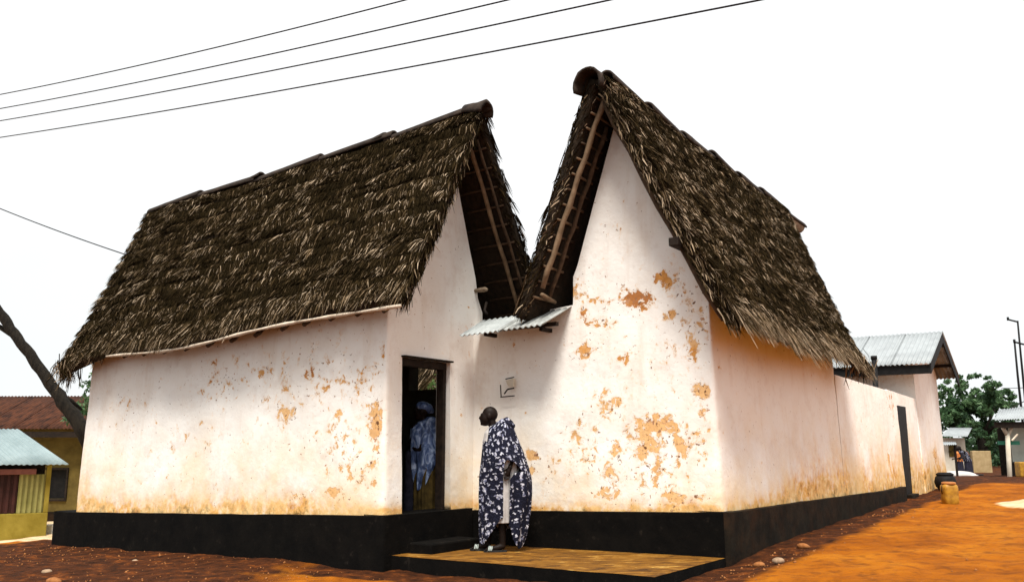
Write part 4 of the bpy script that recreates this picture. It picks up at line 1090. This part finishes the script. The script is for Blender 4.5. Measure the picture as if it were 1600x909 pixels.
# ------------------------------------------------------------------ yellow can, black pot, stones
def lathe(prof, c, n=20, wob=0.0):
    mb = MB(); V = []
    for (r, z) in prof:
        for k in range(n): q = 2*math.pi*k/n; V.append(c + A3(r*math.cos(q), r*math.sin(q), z))
    Fc = [(i*n+k, i*n+(k+1)%n, (i+1)*n+(k+1)%n, (i+1)*n+k) for i in range(len(prof)-1) for k in range(n)]
    Fc += [tuple(range(n))[::-1], tuple((len(prof)-1)*n+k for k in range(n))]
    return mb.add(V, Fc)
jz = float(ground_z(7.85, 15.9)); jc = A3(7.85, 15.9, jz)
jy = thing('yellow_container', jc, 'squarish dirty yellow container with an orange lid standing alone on the earth', 'container')
prof = []
V = []; nn = 28
for (sx, z) in ((.112, -.01), (.126, .02), (.129, .12), (.125, .15), (.130, .18), (.131, .27), (.125, .31), (.105, .335)):
    for k in range(nn):
        th = 2*math.pi*k/nn; c, s = math.cos(th), math.sin(th); q = (abs(c)**5 + abs(s)**5) ** (-1/5)
        V.append(jc + A3(c*q*sx, s*q*sx*.85, z))
Fc = [(i*nn+k, i*nn+(k+1)%nn, (i+1)*nn+(k+1)%nn, (i+1)*nn+k) for i in range(7) for k in range(nn)] + [tuple(7*nn+k for k in range(nn))]
mk('body', V, Fc, M['jerrycan_yellow'], jy, True)
lathe([(.115, .333), (.120, .345), (.120, .370), (.085, .380)], jc, 22).build('lid', M['lid_orange'], jy, True)
MB().tube([jc + A3(-.130, 0, .30), jc + A3(-.152, -.02, .24), jc + A3(-.132, 0, .17)], .008, 6).build('handle', M['dark_wood'], jy, True)
bz = float(ground_z(9.95, 20.3)); bc = A3(9.95, 20.3, bz)
bp = thing('black_pot', bc, 'round black pot on the ground at the corner of the white house', 'pot')
lathe([(.13, -.01), (.21, .08), (.235, .18), (.21, .29), (.17, .33)], bc, 22).build('body', M['black_metal'], bp, True)
lathe([(.175, .325), (.19, .345), (.185, .37), (.13, .40)], bc, 22).build('rim', M['black_metal'], bp, True)
# stones
def stone(name, px, py, r, mat, label, group=None):
    p = at_z(px, py, .05)
    for _ in range(4): p = at_z(px, py, float(ground_z(p[0], p[1])) + r * .4)
    g = np.random.default_rng(int(px * 7 + py)); bm = bmesh.new(); bmesh.ops.create_icosphere(bm, subdivisions=2, radius=r)
    for v in bm.verts:
        q = v.co; k = 1 + .35 * (float(vnoise(q.x/r*1.4 + px, q.y/r*1.4, q.z/r*1.4 + py)) - .5); v.co = Vector((q.x*k*1.25, q.y*k, q.z*k*.7))
    V = [A3(*v.co) + p for v in bm.verts]; Fc = [[v.index for v in f.verts] for f in bm.faces]; bm.free()
    return tag(mk(name, V, Fc, mat, None, True, None, p), label, 'stone', group)
stone('stone', 73, 893, .050, M['stone_pale'], 'pale round stone on dark soil at the lower left')
stone('stone', 600, 889, .042, M['stone_orange'], 'orange stone on the soil just below the left tip of the ochre slab')
stone('stone', 84, 908, .065, M['stone_orange'], 'large orange stone at the bottom edge, lower left')
stone('stone', 211, 876, .036, M['stone_pale'], 'flat pale stone on dark soil below the left black ledge')
stone('stone', 1186, 882, .05, M['stone_orange'], 'orange stone in the rubble below the corner of the right house')
stone('stone', 1216, 876, .055, M['stone_pale'], 'pale stone in the rubble right of the house corner')
stone('stone', 1255, 853, .06, M['stone_orange'], 'largest orange stone in the rubble along the right ledge')
def rubble():
    V, FA, n0 = [], [], 0
    g = np.random.default_rng(31)
    tet = np.array([[1, 0, -.3], [-.5, .87, -.3], [-.5, -.87, -.3], [.2, .1, .7], [-.4, .3, .5]])
    fc = np.array([[0, 2, 1], [0, 1, 3], [1, 4, 3], [1, 2, 4], [2, 3, 4], [2, 0, 3]])
    for k in range(1500):
        if k < 260: t, s, r = -.25 - abs(g.normal(0, .28)), -1.2 + 8 * g.random(), .008 + .022 * g.random() ** 4
        elif k < 700: t, s, r = .2 + 7 * g.random(), -12.6 + 0*k, .008 + .016 * g.random() ** 3
        else: t = s = None; r = .007 + .013 * g.random() ** 3
        if k < 260: P = Rp(t, s, 0)
        elif k < 700: P = Lp(t, -.15 - 2.2 * g.random(), 0)
        else: P = A3(-4 + 14 * g.random(), 7.6 + 9 * g.random() ** 1.3, 0)
        rel = P - RB; tt, ss = rel @ UU, rel @ VV
        if (-.1 < tt < 3.7 and -1.9 < ss < .5) or (tt > -.1 and ss > -.1): continue
        P[2] = float(ground_z(P[0], P[1])) + r * .2
        q = tet * r * (.6 + .8 * g.random((5, 1))); th = g.random() * 6.3; c, s_ = math.cos(th), math.sin(th)
        V.append(np.stack([q[:, 0]*c - q[:, 1]*s_, q[:, 0]*s_ + q[:, 1]*c, q[:, 2]], -1) + P); FA.append(fc + n0); n0 += 5
    tag(mk('gravel', np.vstack(V), np.vstack(FA), M['stone_orange']), 'small stones scattered over the earth', kind='stuff')
rubble()

# ================================================================== PEOPLE
class Body:
    """overlapping tapered limbs fused into one continuous skin"""
    def __init__(s): s.v = []; s.f = []; s.n = 0
    def ell(s, c, r, rot=0.0, n=14):
        V = []; Fc = []
        for i in range(n + 1):
            ph = math.pi * i / n
            for k in range(2*n):
                th = math.pi * k / n; x, y, z = r[0]*math.sin(ph)*math.cos(th), r[1]*math.sin(ph)*math.sin(th), r[2]*math.cos(ph)
                V.append((c[0] + x*math.cos(rot) + z*math.sin(rot), c[1] + y, c[2] - x*math.sin(rot) + z*math.cos(rot)))
        m = 2*n
        for i in range(n):
            for k in range(m): Fc.append((i*m+k, (i+1)*m+k, (i+1)*m+(k+1)%m, i*m+(k+1)%m))
        s.f += [tuple(q + s.n for q in f) for f in Fc]; s.v += V; s.n += len(V)
    def limb(s, pts, rad, n=12):
        t = MB().tube(pts, rad, n); s.f += [tuple(q + s.n for q in f) for f in t.f]; s.v += t.v; s.n += len(t.v)
        for p, r in zip(pts, rad): s.ell(p, (r, r, r), n=6)
    def hand(s, w, d, side, k=1.0):
        """w wrist, d direction of the hand; palm, four bent fingers of unequal length and a thumb off the side"""
        w = np.asarray(w, float); d = np.asarray(d, float); d /= np.linalg.norm(d)
        a = np.cross(d, A3(0, 1, .2)); a /= np.linalg.norm(a); b = np.cross(d, a)
        s.limb([w, w + d*.05*k, w + d*.085*k], [.024*k, .030*k, .028*k], 8)
        for i, ln in enumerate((.062, .074, .070, .052)):
            o = w + d*.085*k + a*(.020*(i - 1.5))*k
            s.limb([o, o + d*ln*.5*k + b*.006*side, o + d*ln*.85*k + b*.022*side, o + d*ln*k + b*.038*side], [.0095*k, .009*k, .008*k, .007*k], 6)
        o = w + d*.03*k - a*.028*k; s.limb([o, o + d*.03*k - a*.025*k, o + d*.06*k - a*.028*k + b*.012*side], [.012*k, .010*k, .008*k], 6)
    def build(s, name, mat, parent, at, sc=1.0, voxel=.010, smooth=4):
        V = np.array(s.v) * sc
        me = bpy.data.meshes.new('tmp'); me.from_pydata([tuple(v) for v in V], [], s.f)
        o = bpy.data.objects.new('tmp', me); COL.objects.link(o)
        r = o.modifiers.new('r', 'REMESH'); r.mode = 'VOXEL'; r.voxel_size = voxel
        if smooth:
            q = o.modifiers.new('s', 'SMOOTH'); q.factor = .5; q.iterations = smooth
        dg = bpy.context.evaluated_depsgraph_get(); dg.update(); ev = o.evaluated_get(dg); m2 = ev.to_mesh()
        co = np.empty(len(m2.vertices) * 3, np.float32); m2.vertices.foreach_get('co', co)
        fa = [tuple(p.vertices) for p in m2.polygons]; ev.to_mesh_clear()
        bpy.data.objects.remove(o); bpy.data.meshes.remove(me)
        return mk(name, co.reshape(-1, 3) + np.asarray(at), fa, mat, parent, True)
def head(b, c, f=-1, s=1.0):
    """c centre of the skull, f=-1 faces -x"""
    x, y, z = c
    b.ell((x + f*-.012*s, y, z + .02*s), (.098*s, .076*s, .098*s)); b.ell((x + f*.035*s, y, z - .03*s), (.072*s, .066*s, .090*s))
    b.ell((x + f*.050*s, y, z - .088*s), (.052*s, .046*s, .038*s))
    b.limb([(x + f*.092*s, y, z + .018*s), (x + f*.110*s, y, z - .026*s)], [.012*s, .020*s], 8)          # nose
    b.ell((x + f*.118*s, y - .014*s, z - .030*s), (.012*s,)*3); b.ell((x + f*.118*s, y + .014*s, z - .030*s), (.012*s,)*3)
    b.ell((x + f*.100*s, y, z - .060*s), (.016*s, .026*s, .010*s)); b.ell((x + f*.096*s, y, z - .077*s), (.015*s, .023*s, .010*s))  # lips
    b.ell((x + f*.092*s, y, z - .103*s), (.018*s, .022*s, .016*s))                                        # chin
    for q in (-1, 1):
        b.ell((x + f*-.004*s, y + q*.079*s, z - .012*s), (.022*s, .010*s, .034*s)); b.ell((x + f*.088*s, y + q*.030*s, z + .024*s), (.018*s, .026*s, .010*s))
        b.ell((x + f*.084*s, y + q*.031*s, z + .004*s), (.012*s, .014*s, .010*s))
def drape(stations, parent, name, mat, at, sc=1.0, keep=None, ripple=.014, folds=11, seed=0, ny=170, nz=150, thick=.006, squash=1.0, zshift=0.0):
    """cloth hung round a body; stations: (z, left x, right x, half depth)"""
    st = np.array(sorted(stations)); z = np.linspace(st[0, 0], st[-1, 0], nz); L_, R_, D_ = [np.interp(z, st[:, 0], st[:, i]) for i in (1, 2, 3)]
    ker = np.array([1, 2, 3, 2, 1]) / 9.
    for arr in (L_, R_, D_): arr[2:-2] = np.convolve(arr, ker, 'valid')
    th = np.linspace(0, 2*np.pi, ny, endpoint=False); TH, Zg = np.meshgrid(th, z, indexing='ij')
    cx_, ax_, d_ = ((L_ + R_)/2)[None], ((R_ - L_)/2)[None], D_[None]
    zr_ = (Zg - z[0]) / (z[-1] - z[0])
    fold = np.sin(TH*folds + 2.5*np.sin(Zg*2.3 + seed) + seed) * (1 - .75*zr_) + .6*np.sin(TH*folds*1.9 + Zg*4 + seed*2) * (1 - .6*zr_)
    diag = np.sin((TH*2.2 + Zg*9) + seed) * .6 * zr_
    rp = ripple * (fold + diag)
    X = cx_ + (ax_ + rp) * np.cos(TH); Y = (d_ + rp) * np.sin(TH) * squash; Zz = Zg + 0*X + zshift
    V = np.stack([X, Y, Zz], -1)
    idx = np.arange(ny*nz).reshape(ny, nz); i2 = np.roll(idx, -1, 0)
    FA = np.stack([idx[:, :-1], i2[:, :-1], i2[:, 1:], idx[:, 1:]], -1).reshape(-1, 4)
    if keep is not None:
        c = V.reshape(-1, 3)[FA].mean(1); FA = FA[keep(c)]
    circ = TH / (2*np.pi) * 1.7
    cl = np.stack([circ, Zg, 0*Zg], -1).reshape(-1, 3)
    used = np.unique(FA); rm = -np.ones(ny*nz, int); rm[used] = np.arange(len(used))
    o = mk(name, (V.reshape(-1, 3)[used]) * sc + np.asarray(at), rm[FA], mat, parent, True, {'cloth': cl[used]})
    so = o.modifiers.new('solid', 'SOLIDIFY'); so.thickness = thick; so.offset = -1
    return o
def inpoly(X, Z, P):
    r = np.zeros(X.shape, bool); j = len(P) - 1
    for i in range(len(P)):
        xi, zi = P[i]; xj, zj = P[j]
        r ^= ((zi > Z) != (zj > Z)) & (X < (xj - xi) * (Z - zi) / (zj - zi + 1e-9) + xi); j = i
    return r

# ---- man on the slab, facing left
mz = .215 - .017 * 2.45 + .0
mp = at_z(776, 860, mz)
man = thing('person', mp, 'bald man wrapped in a dark blue and white leaf-print cloth standing on the ochre slab', 'person')
b = Body()
b.ell((.11, 0, .90), (.15, .155, .16)); b.ell((.11, 0, 1.08), (.13, .14, .16), .1); b.ell((.09, 0, 1.27), (.135, .175, .17), .12); b.ell((.06, 0, 1.40), (.11, .17, .09), .2)
b.limb([(.02, 0, 1.42), (-.045, 0, 1.50), (-.075, 0, 1.56)], [.062, .056, .055]); head(b, (-.10, 0, 1.625))
b.limb([(.10, -.09, .88), (.065, -.10, .47), (.075, -.10, .09)], [.085, .055, .038]); b.limb([(.075, -.10, .07), (.0, -.11, .045), (-.10, -.115, .035)], [.04, .038, .026])
b.limb([(.08, .09, .88), (-.06, .09, .47), (-.11, .09, .09)], [.085, .055, .038]); b.limb([(-.11, .09, .07), (-.18, .085, .045), (-.27, .08, .035)], [.04, .038, .026])
for (x0, y0) in ((-.10, -.115), (-.27, .08)):
    for i in range(5): b.ell((x0 - .028 + .006*i, y0 - .032 + .016*i, .03), (.018 - .002*i, .009, .010), n=6)
b.limb([(.07, -.14, 1.38), (.215, -.135, 1.14), (.165, -.205, 1.00)], [.050, .042, .030]); b.hand((.165, -.205, 1.00), (-.35, .0, -.95), 1)
b.limb([(.02, .17, 1.38), (.06, .20, 1.12), (-.02, .12, 1.00)], [.052, .042, .030]); b.hand((-.02, .12, 1.00), (-.5, -.6, -.5), -1)
b.build('body', M['skin_dark'], man, mp, 1.0, .0085, 3)
stM = [(.03, -.19, .31, .17), (.20, -.20, .365, .19), (.45, -.215, .405, .215), (.67, -.22, .43, .235), (.85, -.22, .42, .25), (1.0, -.205, .39, .265), (1.13, -.19, .35, .27), (1.3, -.17, .275, .25), (1.42, -.15, .225, .225), (1.49, -.10, .20, .19), (1.54, -.02, .18, .14), (1.575, .04, .155, .09), (1.595, .075, .12, .05)]
gapP = [(.072, -.1), (.080, .50), (.080, .88), (.095, 1.04), (.13, 1.09), (.215, 1.06), (.29, .985), (.30, .95), (.215, .925), (.165, .86), (.155, .40), (.15, -.1)]
def keepM(c):
    X, Y, Z = c[:, 0], c[:, 1], c[:, 2]
    near = Y < 0
    hem = np.where(X < .11, np.interp(X, [-.22, -.17, -.08, .055], [.10, .07, .20, .40]), np.interp(X, [.17, .20, .27, .32, .40, .44], [.30, .15, .03, .06, .22, .5]))
    ok = np.where(near, Z > hem, Z > .22)
    ok &= ~(near & inpoly(X, Z, gapP))
    ok &= ~((X < -.120 + .12*(Z-1.28)) & (Z > 1.33 - .6*(X + .17)))
    return ok
drape(stM, man, 'printed_cloth', M['print'], mp, 1.0, keepM, .013, 9, 1.3, 300, 260, .005)
stI = [(.34, -.10, .25, .20), (.6, -.10, .27, .21), (.9, -.10, .28, .20), (1.15, -.14, .27, .19), (1.30, -.175, .23, .20), (1.42, -.150, .18, .18), (1.48, -.105, .14, .12), (1.50, -.09, .10, .09)]
drape(stI, man, 'white_wrapper', M['white_cloth'], mp, 1.0, None, .008, 9, .4, 140, 120, .005)
# the fold of cloth bunched on the near shoulder
bb = Body(); bb.limb([(.02, -.12, 1.47), (.07, -.10, 1.545), (.125, -.06, 1.57), (.17, .0, 1.53)], [.04, .045, .042, .04]); bb.limb([(.05, -.15, 1.44), (.11, -.13, 1.52), (.19, -.06, 1.50)], [.035, .04, .04])
o = bb.build('shoulder_fold', M['print'], man, mp, 1.0, .009, 3)
co = np.empty(len(o.data.vertices)*3, np.float32); o.data.vertices.foreach_get('co', co)
at_ = o.data.attributes.new('cloth', 'FLOAT_VECTOR', 'POINT'); at_.data.foreach_set('vector', co)
for (x, y) in ((-.01, -.11), (-.185, .085)):
    sd_ = thing  # sandal: sole and straps belong to the man's outfit
    V = []
    for (z0) in (-.004, .022):
        for k in range(18):
            th = 2*math.pi*k/18; V.append(mp + A3(x - .005 + .142*math.cos(th), y + (.046 + .006*math.cos(th+2.6))*math.sin(th), z0))
    so = mk('sandal', V, [tuple(range(18))[::-1], tuple(range(18, 36))] + [(k, (k+1)%18, 18+(k+1)%18, 18+k) for k in range(18)], M['sandal_rubber'], man)
    for dx in (-.088, -.070, -.052):
        pts = [mp + A3(x + dx + .012*math.sin(q), y + .045*math.cos(q), .012 + .052*math.sin(q)) for q in np.linspace(0, math.pi, 11)]
        MB().tube(pts, .0085, 6).build('strap', M['strap_white'], so, True)

# ---- woman inside the doorway
wz = .42
ws = at_plane(664, 700, Lp(0, 1.40, 0), VV); wpz = A3(ws[0], ws[1], wz)
wo = thing('person', wpz, 'woman in a blue headscarf and draped blue cloth standing inside the dark doorway', 'person')
b = Body()
b.ell((.0, 0, .86), (.15, .13, .16)); b.ell((.0, 0, 1.10), (.13, .11, .2)); b.ell((.01, 0, 1.26), (.165, .11, .1))
b.limb([(.0, 0, 1.30), (-.03, -.01, 1.38), (-.04, -.02, 1.44)], [.055, .048, .048]); head(b, (-.05, -.02, 1.48), -1, .95)
b.limb([(-.08, 0, .84), (-.08, -.02, .45), (-.08, 0, .08)], [.08, .05, .035]); b.limb([(.08, 0, .84), (.08, -.02, .45), (.08, 0, .08)], [.08, .05, .035])
b.limb([(-.08, -.02, .06), (-.11, -.16, .03)], [.036, .026]); b.limb([(.08, -.02, .06), (.05, -.16, .03)], [.036, .026])
b.limb([(-.15, 0, 1.26), (-.20, -.06, 1.02), (-.10, -.16, .96)], [.045, .036, .026]); b.hand((-.10, -.16, .96), (.9, -.1, .1), -1, .9)
b.limb([(.16, 0, 1.26), (.20, -.03, 1.02), (.08, -.15, 1.0)], [.045, .036, .026]); b.hand((.08, -.15, 1.0), (-.9, -.1, .1), 1, .9)
b.build('body', M['skin_dark'], wo, wpz, 1.0, .010, 3)
hs = Body(); hs.ell((-.035, -.01, 1.545), (.105, .092, .075), .15); hs.ell((.02, .0, 1.52), (.085, .085, .075)); hs.ell((.085, .02, 1.49), (.035, .03, .04))
hs.build('headscarf', M['blue'], wo, wpz, 1.0, .012, 3)
stW = [(.42, -.13, .06, .15), (.6, -.18, .12, .165), (.8, -.20, .20, .18), (1.0, -.21, .24, .19), (1.15, -.20, .245, .18), (1.25, -.185, .22, .16), (1.33, -.10, .185, .13), (1.39, .0, .14, .09), (1.41, .04, .10, .05)]
def keepW(c):
    X, Z = c[:, 0], c[:, 2]
    return Z > np.interp(X, [-.2, -.09, .03, .2, .25], [.62, .40, .50, .84, .95])
drape(stW, wo, 'blue_drape', M['blue'], wpz, 1.0, keepW, .020, 7, 2.1, 200, 160, .005)
stS = [(.06, -.17, .17, .16), (.5, -.17, .18, .15), (.9, -.15, .17, .14)]
drape(stS, wo, 'skirt', M['brown_cloth'], wpz, 1.0, None, .016, 9, .9, 120, 60, .005)
bw = Body(); bw.limb([(-.21, -.05, .9), (-.2, -.07, .5), (-.2, -.06, .10)], [.06, .075, .08])
bw.build('hanging_cloth', M['dark_cloth'], wo, wpz, 1.0, .015, 3)

# ---- two people far down the lane
def far_person(px, py, y, cloth, skirt, label, bend):
    p = at_y(px, py, y); p[2] = float(ground_z(p[0], y))
    t = thing('person', p, label, 'person')
    b = Body(); f = -1 if bend < .5 else -1
    b.ell((0, 0, .88), (.15, .14, .15)); b.ell((-.12*bend, 0, 1.08), (.14, .13, .2), -.3*bend); b.ell((-.26*bend, 0, 1.28), (.16, .16, .13))
    b.limb([(-.3*bend, 0, 1.36), (-.40*bend, 0, 1.46)], [.06, .055]); head(b, (-.44*bend - .02, 0, 1.56 - .06*bend), -1)
    for q in (-1, 1):
        b.limb([(0, q*.09, .86), (.02, q*.09, .46), (.03 + .06*q, q*.09, .07)], [.085, .055, .04]); b.limb([(.03 + .06*q, q*.09, .05), (-.10 + .06*q, q*.09, .03)], [.04, .028])
        b.limb([(-.26*bend, q*.19, 1.32), (-.26*bend + .02, q*.24, 1.05), (-.30*bend - .16, q*.20, .98)], [.05, .04, .03]); b.hand((-.30*bend - .16, q*.20, .98), (-1, 0, -.3), q)
    b.build('body', M['skin_dark'], t, p, 1.0, .016, 3)
    drape([(.84, -.19 - .05*bend, .19, .19), (1.1, -.17 - .16*bend, .17 - .12*bend, .18), (1.3, -.18 - .30*bend, .16 - .22*bend, .20), (1.38, -.10 - .30*bend, .08 - .26*bend, .10)], t, 'blouse', cloth, p, 1.0, None, .014, 7, 1.0, 60, 40)
    drape([(.10, -.22, .22, .22), (.5, -.20, .20, .20), (.95, -.17, .17, .17)], t, 'skirt', skirt, p, 1.0, None, .016, 8, 2.0, 60, 30)
far_person(1500.5, 738, 48, M['orange_cloth'], M['dark_cloth'], 'far standing person in an orange top and dark skirt down the lane', .05)
far_person(1514.5, 741, 46, M['print'], M['dark_cloth'], 'far stooping person in black and white cloth beside the orange-topped person', .9)
p = at_y(1495, 737, 44); p[2] = float(ground_z(p[0], 44))
bb = Body(); bb.ell((0, 0, .12), (.95, .5, .22)); bb.ell((.6, -.1, .05), (.5, .4, .16)); o = bb.build('cloth_heap', M['white_cloth'], None, p, 1.0, .05, 4)
tag(o, 'white cloth heap on the ground in front of the two far people', 'cloth')
p = at_y(1524, 739, 44); p[2] = float(ground_z(p[0], 44))
tag(lathe([(.26, -.02), (.36, .10), (.38, .16), (.33, .18)], p, 18).build('basin', M['black_metal'], base=p, smooth=True), 'low dark basin on the ground right of the far people', 'basin')
p = at_y(1599, 748, 26.5); p[2] = float(ground_z(p[0], 26.5))
mb = MB(); ybox(mb, p[0] - .12, p[0] + .22, 26.4, 26.7, p[2] - .02, p[2] + .42)
tag(mb.build('yellow_can', M['jerrycan_yellow'], base=p, bevel=.03), 'bright yellow can cut by the right edge below the porch', 'container')
